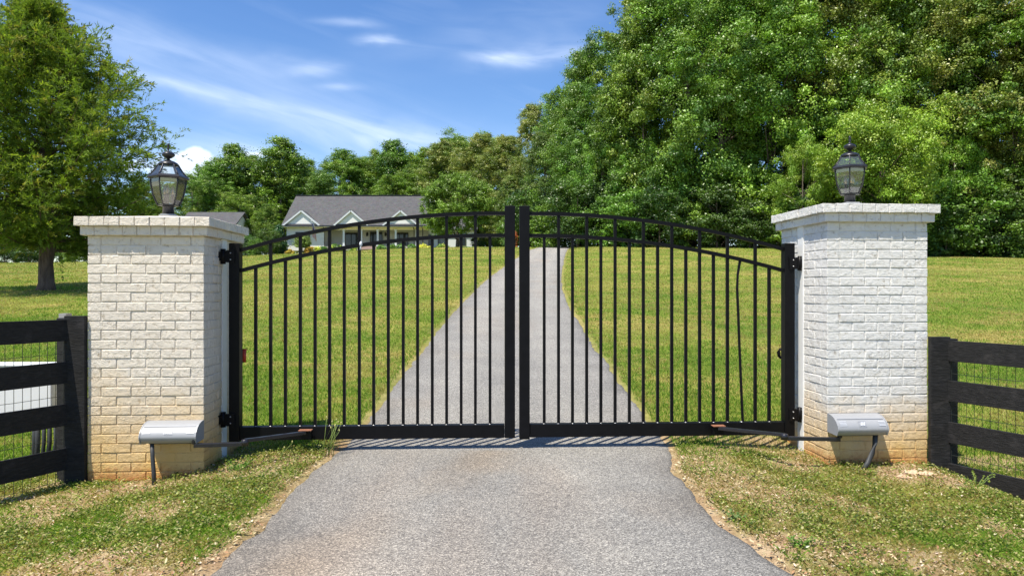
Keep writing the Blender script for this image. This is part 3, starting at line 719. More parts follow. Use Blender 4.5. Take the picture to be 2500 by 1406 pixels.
def blades(name, n, y0, y1, powr, h, wd, green_bias, label, keep=None, margin=.02, lean=.5):
    x, y = place(n, y0, y1, powr); e = edge_dist(x, y)
    s = soil(x, y); k = (e > margin + .05 * rng.random(n)) & ~blocked(x, y) & (rng.random(n) > s * .8)
    if keep is not None: k &= keep(x, y)
    x, y = x[k], y[k]; n = len(x); z = ground(x, y) + .008
    g = .50 * fbm(x, y, .55, 41) + .50 * fbm(x, y, 2.6, 43) ; g = g - .5
    pg = np.clip(.5 + g * 5.5 + (green_bias(x, y) if callable(green_bias) else green_bias), .03, .97)
    isg = rng.random(n) < pg
    C = np.where(isg[:, None], GREEN[rng.integers(0, 4, n)], STRAW[rng.integers(0, 4, n)]) * rng.uniform(.72, 1.25, (n, 1))
    sc = (rng.uniform(.5, 1.15, n) * (.75 + .8 * (g + .2))) ; hh = h(y) * np.clip(sc, .3, 1.6) if callable(h) else h * sc; ww = (wd(y) if callable(wd) else wd) * rng.uniform(.6, 1.2, n)
    a = rng.uniform(0, 2 * np.pi, n); la = rng.uniform(0, 2 * np.pi, n); lm = rng.random(n) ** .7 * lean * 1.6 * hh
    ca, sa = np.cos(a) * ww / 2, np.sin(a) * ww / 2
    V = np.zeros((n, 4, 3)); B = np.stack([x, y, z], -1)
    V[:, 0] = B + np.stack([-ca, -sa, np.zeros(n)], -1); V[:, 1] = B + np.stack([ca, sa, np.zeros(n)], -1)
    mid = B + np.stack([np.cos(la) * lm * .35, np.sin(la) * lm * .35, hh * .6], -1)
    V[:, 2] = mid + np.stack([ca, sa, np.zeros(n)], -1) * .8 ; V[:, 3] = B + np.stack([np.cos(la) * lm, np.sin(la) * lm, hh * .95], -1)
    o = np_mesh(name, V.reshape(-1, 3), 4, C, M_grass); tag(o, label, 'grass', kind='stuff'); return o
fg = lambda x, y: (y < 6.0)
bh = lambda x, y: (y >= 5.9)
blades('lawn_grass', 360000, 5.9, 15, -.5, lambda y: .042 + .0004 * (y - 6), lambda y: .0045 + .0006 * (y - 6), lambda x, y: .42 - .05 * (y - 6) + .10 * (x > 0), 'mown lawn grass just beyond the gate, green with straw patches', None)
blades('lawn_grass', 340000, 15, 80, -.9, lambda y: .038 + .0006 * y, lambda y: .0098 + .0011 * (y - 15), lambda x, y: .00 - .24 * sstep(14, 30, y) + .10 * (x > 2), 'sunburnt mown lawn rising up the hill to the house', None, .05)
blades('verge_grass', 150000, 2.9, 6.1, 1.0, .036, .0034, -.16, 'short dry grass on the verge in front of the gate', None, .03, .9)
# clover-like weeds: small rounded leaves near the ground
def weeds(name, n, label, y0=2.9, y1=6.3):
    x, y = place(n, y0, y1); e = edge_dist(x, y); s = soil(x, y)
    g = .5 * fbm(x, y, 1.6, 61) + .5 * fbm(x, y, 5.0, 63)
    near = np.exp(-((y - 5.75) / .5) ** 2) * .12
    k = (e > .05) & ~blocked(x, y) & (rng.random(n) < np.clip((g - .45 + near) * 4.0, .08, .9)) & (rng.random(n) > s * .8)
    x, y = x[k], y[k]; n = len(x); r = rng.uniform(.004, .0095, n); z = ground(x, y) + .012 + rng.random(n) ** 1.5 * .045
    nrm = np.stack([rng.normal(0, .45, n), rng.normal(-.1, .45, n), np.ones(n)], -1); nrm /= np.linalg.norm(nrm, axis=1)[:, None]
    t = rng.normal(size=(n, 3)); t -= (t * nrm).sum(1)[:, None] * nrm; t /= np.linalg.norm(t, axis=1)[:, None]; bb = np.cross(nrm, t)
    V = np.zeros((n, 5, 3)); c0 = np.stack([x, y, z], -1)
    for i in range(5):
        an = 2 * np.pi * i / 5; V[:, i] = c0 + (t * math.cos(an) * 1.15 + bb * math.sin(an) * .8) * r[:, None]
    C = pal(n, [(.12, .18, .022), (.19, .25, .04), (.28, .32, .08), (.46, .43, .20), (.05, .085, .015), (.20, .19, .05)], [3, 3, 2.2, 2.0, 3, 2], .3)
    o = np_mesh(name, V.reshape(-1, 3), 5, C, M_grass); tag(o, label, 'weeds', kind='stuff')
weeds('clover_weeds', 480000, 'low clover and broadleaf weeds creeping over the verge')
def litter(n):
    x, y = place(n, 2.9, 6.2); e = edge_dist(x, y); s = soil(x, y); k = (e > -.01) & ~blocked(x, y) & (rng.random(n) < .16 + s * .6) & (e + .0 < 3)
    x, y = x[k], y[k]; n = len(x); r = rng.uniform(.004, .012, n) * rng.uniform(.6, 1.3, n); z = ground(x, y) + .012 + rng.random(n) * .015
    nrm = np.stack([rng.normal(0, .35, n), rng.normal(0, .35, n), np.ones(n)], -1); nrm /= np.linalg.norm(nrm, axis=1)[:, None]
    t = rng.normal(size=(n, 3)); t -= (t * nrm).sum(1)[:, None] * nrm; t /= np.linalg.norm(t, axis=1)[:, None]; bb = np.cross(nrm, t)
    V = np.zeros((n, 5, 3)); c0 = np.stack([x, y, z], -1); st = rng.uniform(.8, 2.0, n)
    for i in range(5):
        an = 2 * np.pi * i / 5; V[:, i] = c0 + (t * (math.cos(an) * st)[:, None] + bb * math.sin(an) * .55) * r[:, None] * rng.uniform(.7, 1.2, (n, 1)) + nrm * (rng.normal(0, .12, n) * r)[:, None]
    C = pal(n, [(.42, .33, .20), (.52, .42, .27), (.30, .19, .10), (.38, .22, .12), (.60, .52, .38)], [3, 3, 2, 1.5, 1], .2)
    o = np_mesh('leaf_litter', V.reshape(-1, 3), 5, C, plainlit); tag(o, 'dry tan leaf litter on bare clay along the verge', 'leaf litter', kind='stuff')
plainlit = leafmat('dry leaves', .8, .1, .1)
litter(60000)
# clods of clay at the right pillar foot
def clods():
    for (px, py, yy_, r, lab) in ((2225, 1160, 5.55, .055, 'pale clay rock at the foot of the right pillar, leftmost'), (2262, 1178, 5.5, .045, 'clay clod beside the right fence post foot'), (2205, 1175, 5.45, .035, 'small clay clod in front of the right pillar')):
        a = MB(); jr = random.Random(px); prof = []
        n = 9; vs = []; fs = []
        for i in range(6):
            th = math.pi * i / 5
            for k in range(n):
                rr = r * (1 + jr.uniform(-.25, .25)); vs.append((rr * 1.5 * math.sin(th) * math.cos(2 * math.pi * k / n), rr * math.sin(th) * math.sin(2 * math.pi * k / n), rr * .55 * math.cos(th)))
        for i in range(5):
            for k in range(n): fs.append((i * n + k, (i + 1) * n + k, (i + 1) * n + (k + 1) % n, i * n + (k + 1) % n))
        a.add(vs, fs); o = a.build('clay_rock', plain('clay', (.55, .38, .25), .95, 0, .3, 40, .01)); x = (px - 1250) / F * yy_; o.location = (x, yy_, float(ground(x, yy_)) + .015); tag(o, lab, 'rock', 'clay clods at the right pillar')
clods()
# thin seeding weed stems by the gate, and small leafy plants
def stems(px, yy_, n, h, label, name='tall_weed', seedtop=True):
    x0 = (px - 1250) / F * yy_; z0 = float(ground(x0, yy_)); E = empty(name, (x0, yy_, z0), 0, label, 'weed'); jr = random.Random(px)
    a = MB(); hd = MB()
    for k in range(n):
        bx, by = jr.uniform(-.06, .06), jr.uniform(-.05, .05); lx, ly, hh = jr.uniform(.0, .16), jr.uniform(-.05, .05), h * jr.uniform(.6, 1)
        a.tube([(bx, by, 0), (bx + lx * .35, by + ly * .3, hh * .5), (bx + lx, by + ly, hh)], [.0028, .002, .0014], 5)
        hd.lathe([(.002, 0), (.006, .006), (.005, .014), (.001, .02)], 6, c=(bx + lx, by + ly, hh))
    a.build('stem', plain('weed stem', (.20, .28, .06), .6), E); hd.build('seed_head', plain('seed head', (.45, .42, .16), .8), E)
stems(800, 5.95, 9, .34, 'thin seeding weed stems rising beside the left gate leaf')
stems(690, 5.75, 2, .17, 'single brown-headed weed stem in front of the left gate leaf')
def leafy(px, yy_, h, n, label, cols=((.12, .24, .04), (.18, .32, .06))):
    x0 = (px - 1250) / F * yy_; z0 = float(ground(x0, yy_)); E = empty('leafy_weed', (x0, yy_, z0), 0, label, 'weed')
    jr = random.Random(px); a = MB(); V = []; ns = 9
    for k in range(ns):
        t = 2 * math.pi * k / ns; L = jr.uniform(.6, 1) * h; tip = Vector((math.cos(t) * L * .9, math.sin(t) * L * .6, L * jr.uniform(.5, 1)))
        a.tube([(0, 0, 0), tip * .6 + Vector((0, 0, .01)), tip], [.003, .0022, .0012], 5)
        for j in range(n // ns):
            f = jr.uniform(.3, 1.05); c = tip * f + Vector((jr.uniform(-.015, .015),) * 3); r = jr.uniform(.008, .014)
            u = Vector((jr.gauss(0, 1), jr.gauss(0, 1), jr.gauss(0, .4))).normalized(); v_ = u.cross(Vector((jr.gauss(0, .4), jr.gauss(0, .4), 1))).normalized()
            V += [c - u * r, c + v_ * r * .6, c + u * r, c - v_ * r * .6]
    a.build('stem', plain('green stem', (.14, .22, .05), .6), E); np_mesh('leaf_mass', np.array([tuple(v) for v in V]), 4, pal(len(V) // 4, cols, [1] * len(cols)), M_grass, E)
leafy(585, 5.55, .16, 220, 'bright leafy weed at the inner corner of the left pillar')
leafy(2385, 5.25, .15, 130, 'yellow green weed under the right fence', ((.26, .30, .06), (.18, .28, .05)))
leafy(1955, 3.85, .10, 160, 'broad green weed clump on the drive edge, lower right')
leafy(1800, 4.30, .07, 160, 'grey green weed clump near the drive edge on the right', ((.22, .30, .12), (.16, .26, .08)))

# ------------------------------------------------------------------ trees
def clump_leaves(C0, rc, n, size, col, flat=.75, seedr=rng, up=.25):
    """leaves on lumpy puffs. C0 (m,3) centres, rc (m,) radii, n per puff, col (m,3)"""
    m_ = len(C0); N = m_ * n; idx = np.repeat(np.arange(m_), n)
    d = seedr.normal(size=(N, 3)); d[:, 2] += up; d /= np.linalg.norm(d, axis=1)[:, None]
    # every puff is a ragged, lopsided spray rather than a ball
    q = seedr.normal(size=(m_, 3)) * 2.4; q2 = seedr.normal(size=(m_, 3)) * 4.5; ph = seedr.uniform(0, 6.28, (m_, 2)); ax = seedr.uniform(.65, 1.5, (m_, 3)) * np.array([1, 1, flat])
    lob = 1 + .42 * np.sin((d * q[idx]).sum(1) + ph[idx, 0]) + .30 * np.sin((d * q2[idx]).sum(1) + ph[idx, 1])
    rr = rc[idx] * seedr.uniform(.35, 1.1, N) ** .8 * lob; P = C0[idx] + d * rr[:, None] * ax[idx]
    nm = d * 1.0 + seedr.normal(0, .5, (N, 3)) + np.array([0, 0, .3]); nm /= np.linalg.norm(nm, axis=1)[:, None]
    t = seedr.normal(size=(N, 3)); t -= (t * nm).sum(1)[:, None] * nm; t /= np.linalg.norm(t, axis=1)[:, None]; b = np.cross(nm, t)
    s = size * seedr.uniform(.55, 1.3, N)[:, None]
    V = np.zeros((N, 4, 3)); V[:, 0] = P - t * s; V[:, 1] = P + b * s * .62 - nm * s * .12; V[:, 2] = P + t * s; V[:, 3] = P - b * s * .62 - nm * s * .12
    C = col[idx] * seedr.uniform(.75, 1.25, (N, 1)) * seedr.uniform(.93, 1.07, (N, 3))
    return V.reshape(-1, 3), np.clip(C, 0, 1)
def profile(kind, t):
    if kind == 'round': return np.sqrt(np.clip(1 - ((t - .45) / .57) ** 2, 0, 1)) * .98
    if kind == 'tall': return np.clip(np.sin(np.pi * np.clip(t * .93 + .06, 0, 1)) ** .55, 0, 1) * (1 - .25 * t)
    if kind == 'cone': return (1 - t) ** .75 * np.clip(t * 6, .35, 1)
    return np.clip(1.1 - t * .25, 0, 1) * np.sqrt(np.clip(1 - ((t - .4) / .62) ** 2, 0, 1))
def crown_mesh(name, seed, H, Rr, z0, kind, ncl, nlf, size, cols, lump=.16, parent=None, mat=None, inner=.45):
    r = np.random.default_rng(seed)
    # a few boughs give the outline its lobes; puffs gather round them
    nb = max(9, ncl // 13); bt = r.random(nb); ba = r.uniform(0, 2 * np.pi, nb); br = profile(kind, bt) * Rr * r.uniform(.55, .88, nb)
    bc = np.stack([br * np.cos(ba), br * np.sin(ba), z0 + bt * (H - z0) * .94], -1)
    k = r.integers(0, nb, ncl); near = r.normal(0, 1, (ncl, 3)) * np.array([Rr * .14, Rr * .14, (H - z0) * .04])
    A = bc[k] + near
    t = r.random(ncl) ** .9; an = r.uniform(0, 2 * np.pi, ncl); rr_ = profile(kind, t) * Rr * np.sqrt(r.uniform(inner ** 2, 1, ncl))
    B = np.stack([rr_ * np.cos(an), rr_ * np.sin(an), z0 + t * (H - z0)], -1)
    P = np.where((r.random(ncl) < (.86 if Rr > 4 else .45))[:, None], A, B)
    P[:, 2] = np.clip(P[:, 2], z0 * .8, H)
    rc = Rr * lump * r.uniform(.55, 1.35, ncl)
    cols = np.array(cols); cb = cols[r.integers(0, len(cols), ncl)] * r.uniform(.8, 1.2, (ncl, 1))
    V, C = clump_leaves(P, rc, nlf, size, cb, .72, r)
    return np_mesh(name, V, 4, C, mat or M_leaf, parent), P
def trunk_mesh(name, H, r0, limbs, seed, parent, mat=M_bark, lean=0.0, top=.8):
    a = MB(); r = random.Random(seed); pts = []; rs = []
    for i in range(8):
        f = i / 7; pts.append((lean * f + r.uniform(-.04, .04) * r0 * 6 * f, r.uniform(-.04, .04) * r0 * 6 * f, f * H * top - .3 * (i == 0))); rs.append(r0 * (1.35 if i == 0 else 1 - .78 * f))
    a.tube(pts, rs, 9)
    for P in limbs:
        P = Vector(P); f = max(.12, min(.85, (P.z - P.xy.length * .55) / (H * top))); b0 = Vector(pts[int(f * 7)])
        mid = b0.lerp(P, .5) + Vector((0, 0, .06 * H * r.uniform(-.3, .6))); rr = r0 * (1 - .75 * f) * .5
        a.tube([b0, mid, P], [rr, rr * .6, rr * .2], 6)
    return a.build(name, mat, parent)
DEC = [(.075, .125, .018), (.098, .155, .022), (.13, .19, .03), (.055, .098, .018), (.12, .16, .028)]
OLV = [(.10, .135, .026), (.125, .15, .034), (.08, .115, .022), (.155, .165, .048)]
BRT = [(.115, .19, .022), (.15, .225, .03), (.095, .16, .02), (.17, .23, .04)]
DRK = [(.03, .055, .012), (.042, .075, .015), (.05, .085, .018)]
LOC = bpy.data
proto = {}
def make_proto(key, seed, H, Rr, z0, kind, ncl, nlf, size, cols, lump, r0, inner=.45):
    E = empty('broadleaf_tree'); c, P = crown_mesh('crown', seed, H, Rr, z0, kind, ncl, nlf, size, cols, lump, E, None, inner)
    idx = np.random.default_rng(seed).choice(len(P), min(16, len(P)), replace=False)
    trunk_mesh('trunk', H, r0, [tuple(P[i] * .92) for i in idx], seed, E); proto[key] = (E, H, False)
# canonical height 1 unit = real metres; scaled per tree
make_proto('oakA', 11, 25, 7.0, 3.0, 'tall', 480, 290, .105, DEC, .115, .38)
make_proto('oakB', 12, 25, 7.4, 2.5, 'round', 480, 290, .105, DEC + BRT[:1], .12, .40)
make_proto('oakC', 13, 25, 6.6, 2.0, 'tall', 480, 290, .105, OLV, .115, .36)
make_proto('oakD', 16, 25, 7.2, 2.6, 'tall', 480, 290, .11, DEC[:3] + BRT[2:3], .115, .38)
make_proto('brt', 14, 14, 5.6, 1.6, 'round', 340, 240, .09, BRT, .14, .25)
make_proto('slim', 15, 18, 3.4, 2.0, 'tall', 300, 170, .10, DEC + BRT[1:2], .20, .22)
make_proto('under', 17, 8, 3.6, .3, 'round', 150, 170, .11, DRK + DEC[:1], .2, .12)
make_proto('unbrt', 18, 6, 3.0, .2, 'round', 110, 170, .10, BRT[2:3] + DEC[:2], .2, .1)
used = set()
def tree(key, px, Y, topy, label, wide=1.0, group='trees of the woods', cat='tree', name=None):
    E, H, _ = proto[key]
    if key in used: T = copy_tree(E)
    else: T = E; used.add(key)
    if name: T.name = name
    x = (px - 1250) / F * Y; z = float(ground(x, Y)) - .1; top = (HZ - topy) / F * Y; h = top - z; s = h / H
    T.location = (x, Y, z); T.scale = (s * wide, s * wide, s); T.rotation_euler = (0, 0, random.uniform(0, 6.28))
    tag(T, label, cat, group); return T
WG = 'tall trees of the wood on the right'; BG = 'trees behind the house'; UG = 'understory along the wood edge'
for a_ in [
    ('oakC', 1300, 84, 262, 'olive brown tree at the left end of the high wood', .85),
    ('oakA', 1362, 78, 225, 'dark green tree at the second step of the wood skyline', .85),
    ('oakD', 1432, 72, 125, 'tree whose round top shows above the third step of the skyline', .85),
    ('oakB', 1500, 68, 75, 'tree forming the upper left shoulder of the high wood', .85),
    ('oakA', 1575, 64, -25, 'tall tree rising to the frame top where sky meets the wood', .85),
    ('oakD', 1420, 68, 270, 'middling tree low on the sloping edge of the wood', .95),
    ('oakC', 1330, 74, 330, 'olive tree with browned leaves above the drive crest', 1.0),
    ('oakB', 1680, 62, -70, 'tall full tree behind the right gate leaf', .9),
    ('oakA', 1760, 60, -110, 'tall dark tree above the right end of the gate arch', .95),
    ('oakD', 1880, 60, -90, 'tall tree left of the right lantern', .9),
    ('oakC', 1990, 62, -130, 'tall tree with browned tips above the right lantern', .95),
    ('oakB', 2110, 60, -110, 'tall tree directly behind the right pillar', .9),
    ('oakA', 2230, 58, -130, 'tall tree behind the right end of the right pillar', .9),
    ('oakC', 2360, 56, -120, 'tall olive tree right of the right pillar', .95),
    ('oakD', 2480, 54, -120, 'tall tree at the right frame edge', .95),
    ('oakB', 2620, 54, -120, 'tall tree just past the right frame edge', 1.0),
    ('oakB', 1600, 76, 60, 'second row tree showing between the tall ones, behind the gate top', 1.0),
    ('oakA', 1690, 74, -20, 'second row tree deep in the wood behind the right gate leaf', 1.0),
    ('oakD', 1830, 72, -30, 'second row tree deep in the wood left of the right lantern', 1.1),
    ('oakC', 2060, 74, -40, 'second row tree deep in the wood behind the right lantern', 1.1),
    ('oakA', 2300, 70, -40, 'second row tree deep in the wood right of the right pillar', 1.1),
    ('oakB', 2500, 68, -40, 'second row tree at the far right of the wood', 1.1)]:
    tree(a_[0], a_[1], a_[2], a_[3], a_[4], a_[5], WG)
for a_ in [
    ('brt', 2150, 52, 235, 'bright green tree behind and right of the right lantern', .95),
    ('brt', 2330, 53, 330, 'bright green smaller tree right of the right pillar', .8),
    ('brt', 1470, 64, 330, 'light green tree in front of the wood above the drive', .8),
    ('brt', 1960, 54, 330, 'light green tree left of the right lantern', .7)]:
    tree(a_[0], a_[1], a_[2], a_[3], a_[4], a_[5], 'bright smaller trees at the wood edge')
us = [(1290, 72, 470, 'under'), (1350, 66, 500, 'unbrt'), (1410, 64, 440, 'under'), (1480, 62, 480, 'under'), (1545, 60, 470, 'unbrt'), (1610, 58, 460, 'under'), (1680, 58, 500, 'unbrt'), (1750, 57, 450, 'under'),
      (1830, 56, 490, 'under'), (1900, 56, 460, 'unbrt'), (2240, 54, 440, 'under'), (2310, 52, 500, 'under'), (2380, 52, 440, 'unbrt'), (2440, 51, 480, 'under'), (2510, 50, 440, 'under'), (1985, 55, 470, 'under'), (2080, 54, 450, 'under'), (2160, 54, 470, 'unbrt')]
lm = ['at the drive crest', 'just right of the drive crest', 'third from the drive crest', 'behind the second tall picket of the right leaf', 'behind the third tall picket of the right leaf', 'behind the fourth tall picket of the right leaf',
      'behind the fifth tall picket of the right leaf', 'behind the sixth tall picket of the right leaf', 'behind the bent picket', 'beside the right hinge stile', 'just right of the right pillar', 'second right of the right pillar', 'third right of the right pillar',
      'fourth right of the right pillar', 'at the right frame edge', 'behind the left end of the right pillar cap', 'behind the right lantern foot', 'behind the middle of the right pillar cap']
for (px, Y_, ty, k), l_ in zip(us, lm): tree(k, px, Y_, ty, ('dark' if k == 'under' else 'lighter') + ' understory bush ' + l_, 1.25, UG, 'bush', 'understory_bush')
for i_, (k, px, Y_, ty, w_, l_) in enumerate([
    ('oakB', 470, 104, 425, 1.2, 'round green tree behind the left lantern'), ('oakD', 520, 108, 395, 1.1, 'green tree just right of the left lantern'),
    ('slim', 572, 110, 355, 1.2, 'pale green upright tree left of the house roof'), ('oakA', 625, 112, 400, 1.1, 'tree between the two highest crowns left of the house'),
    ('slim', 685, 110, 340, 1.4, 'highest dark crown left of the house ridge'), ('oakB', 740, 114, 405, 1.2, 'tree behind the left end of the house ridge'),
    ('oakA', 830, 118, 368, 1.25, 'broad round crown above the middle of the house'), ('oakD', 890, 122, 395, 1.2, 'tree right of the broad round crown above the house'),
    ('slim', 962, 120, 345, 1.2, 'slender tall tree above the right half of the house'), ('slim', 915, 121, 368, .7, 'small pointed top between the crowns above the house'),
    ('oakB', 1025, 116, 400, 1.2, 'low olive tree behind the right end of the house'), ('oakC', 1080, 110, 350, 1.25, 'olive tree above the shade tree beside the house'),
    ('oakD', 1115, 114, 330, 1.1, 'greener rounded crown on the skyline left of the high wood'), ('oakC', 1175, 104, 330, 1.2, 'olive round crown where the low wood meets the high wood'),
    ('oakC', 1235, 96, 335, 1.2, 'olive tree tucked under the left end of the high wood'), ('oakB', 585, 100, 470, 1.3, 'low full tree left of the house'),
    ('oakA', 650, 98, 500, 1.2, 'dark low tree touching the left end of the house'), ('oakD', 960, 108, 430, 1.6, 'broad tree filling the wood behind the roof ridge'),
    ('oakD', 1180, 108, 430, 1.3, 'full tree behind the shade tree beside the house'), ('oakC', 1250, 84, 430, 1.2, 'olive tree beyond the drive crest'), ('oakA', 790, 108, 425, 1.6, 'dark tree behind the roof left of centre'), ('oakB', 535, 112, 410, 1.5, 'full tree in the back row right of the left lantern'), ('oakA', 610, 118, 385, 1.7, 'full back row tree behind the pale upright tree'), ('oakB', 930, 126, 388, 1.8, 'broad back row tree behind the slender tall tree'), ('oakD', 1060, 122, 362, 1.6, 'broad back row tree left of the olive crowns'), ('oakD', 715, 120, 385, 1.5, 'full back row tree left above the house ridge'), ('oakB', 860, 124, 385, 1.6, 'wide back row tree above the ridge centre'), ('oakD', 1000, 124, 385, 1.6, 'wide back row tree above the right part of the ridge'), ('oakA', 1120, 122, 345, 1.5, 'back row tree on the skyline above the shade tree'), ('oakD', 1215, 118, 340, 1.5, 'back row tree at the foot of the high wood')]):
    tree(k, px, Y_, ty, l_, w_, BG)
for (k, px, Y_, ty, l_) in [('oakD', -60, 95, 440, 'tree beyond the lawn at the left frame edge'), ('oakB', 40, 100, 480, 'tree beyond the lawn left of the cedar trunk'), ('oakA', 150, 100, 470, 'tree beyond the lawn right of the cedar trunk'),
                            ('oakB', 250, 104, 450, 'tree beyond the lawn behind the left pillar'), ('oakD', 350, 104, 440, 'tree beyond the lawn behind the left lantern foot'), ('oakA', 420, 100, 450, 'tree behind the garage roof')]:
    tree(k, px, Y_, ty, l_, 1.3, 'far trees on the left')
for (k, px, Y_, ty, l_) in [('under', 10, 84, 575, 'dark bush at the left frame edge beyond the lawn'), ('under', 70, 84, 580, 'dark bush left of the cedar trunk'), ('under', 145, 84, 578, 'dark bush right of the cedar trunk'), ('unbrt', 178, 80, 606, 'small pale flowering bush left of the left pillar'), ('under', 205, 84, 578, 'dark bush touching the left pillar'),
                            ('under', 610, 86, 575, 'dark bush left of the house beside the gate arch'), ('under', 655, 84, 560, 'dark bush beside the holly'), ('unbrt', 625, 82, 585, 'lighter bush left of the holly'), ('unbrt', 1205, 80, 582, 'pale yellow green hydrangea bush left of the gate stiles'), ('under', 1168, 80, 572, 'dark round bush right of the house wing'), ('under', 1235, 84, 560, 'dark bush behind the gate stiles')]:
    tree(k, px, Y_, ty, l_, 1.2, 'bushes along the far edge of the lawn', 'bush', 'far_bush')
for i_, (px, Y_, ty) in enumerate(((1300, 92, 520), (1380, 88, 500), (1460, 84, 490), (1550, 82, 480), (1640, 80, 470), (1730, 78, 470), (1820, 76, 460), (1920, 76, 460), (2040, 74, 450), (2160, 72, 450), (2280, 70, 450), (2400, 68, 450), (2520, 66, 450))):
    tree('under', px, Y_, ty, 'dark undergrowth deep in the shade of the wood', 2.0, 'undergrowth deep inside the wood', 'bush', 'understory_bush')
for k_ in proto:
    if k_ not in used: raise RuntimeError(k_)

# the shade tree beside the house
def special(name, px, Y_, topy, Rr, z0, kind, ncl, nlf, size, cols, lump, r0, label, cat, group=None, seed=30, mat=None, wide=1):
    x = (px - 1250) / F * Y_; z = float(ground(x, Y_)) - .05; H = (HZ - topy) / F * Y_ - z
    E = empty(name, (x, Y_, z), 0, label, cat, group); c, P = crown_mesh('crown' if r0 > .08 else 'foliage', seed, H, Rr, z0, kind, ncl, nlf, size, cols, lump, E, mat)
    idx = np.random.default_rng(seed).choice(len(P), min(10, len(P)), replace=False)
    trunk_mesh('trunk' if r0 > .08 else 'stem', H, r0, [tuple(P[i] * .9) for i in idx], seed, E); return E
special('shade_tree', 1117, 78, 430, 4.2, 1.9, 'round', 620, 170, .085, [(.085, .145, .022), (.105, .17, .028), (.07, .12, .02)], .10, .2, 'round feathery green shade tree in front of the house wing', 'tree', seed=33)
YG = [(.34, .36, .06), (.40, .40, .08)]; OG = [(.42, .25, .04), (.38, .28, .05)]; GG = [(.10, .18, .03), (.08, .14, .03)]
for (nm, px, Y_, ty, Rr, cols, lab, kd) in [
    ('round_shrub', 706, 84.5, 610, .50, OG, 'smallest orange gold round shrub at the left corner of the house', 'round'), ('round_shrub', 757, 84.5, 604, .60, OG, 'larger orange gold round shrub beside the little tree', 'round'),
    ('round_shrub', 777, 85, 604, .62, YG, 'yellow spreading shrub in front of the house corner', 'round'), ('round_shrub', 791, 84.5, 603, .48, GG, 'green round shrub beside the yellow shrub', 'round'),
    ('round_shrub', 822, 85, 598, .9, GG + YG[:1], 'loose green shrub left of the porch columns', 'round'), ('round_shrub', 931, 84.5, 599, .6, GG, 'green round shrub right of the porch steps', 'round'),
    ('round_shrub', 957, 84.8, 599, .5, GG, 'second green round shrub right of the porch steps', 'round'), ('round_shrub', 978, 85, 598, .5, GG, 'third green round shrub before the porch window', 'round'),
    ('round_shrub', 1006, 84.5, 598, .5, GG, 'green round shrub at the right end of the porch', 'round'), ('round_shrub', 1036, 84.5, 600, .75, YG, 'yellow green low shrub right of the porch', 'round'),
    ('round_shrub', 1080, 84.5, 600, .8, GG + YG[:1], 'green low shrub under the shade tree', 'round'), ('round_shrub', 860, 84.5, 603, .5, YG + GG, 'pale low shrub left of the porch steps', 'round'),
    ('red_shrub', 1259, 70, 568, .35, [(.30, .09, .04), (.24, .08, .03)], 'rusty red narrow shrub between the gate stiles', 'tall')]:
    special(nm, px, Y_, ty, Rr, .02, kd, 40, 110, .055, cols, .28, .04, lab, 'shrub', 'shrubs along the house front' if nm == 'round_shrub' else None, seed=px)
special('ornamental_tree', 738, 84.6, 578, 1.05, .8, 'round', 70, 130, .07, [(.13, .15, .03), (.17, .18, .04)], .25, .09, 'small vase shaped tree in front of the left house window', 'tree', seed=77)
special('holly_tree', 682, 86, 551, 1.2, .05, 'cone', 110, 150, .08, [(.04, .08, .03), (.05, .10, .035)], .22, .1, 'dark conical holly at the left corner of the house', 'tree', seed=78)

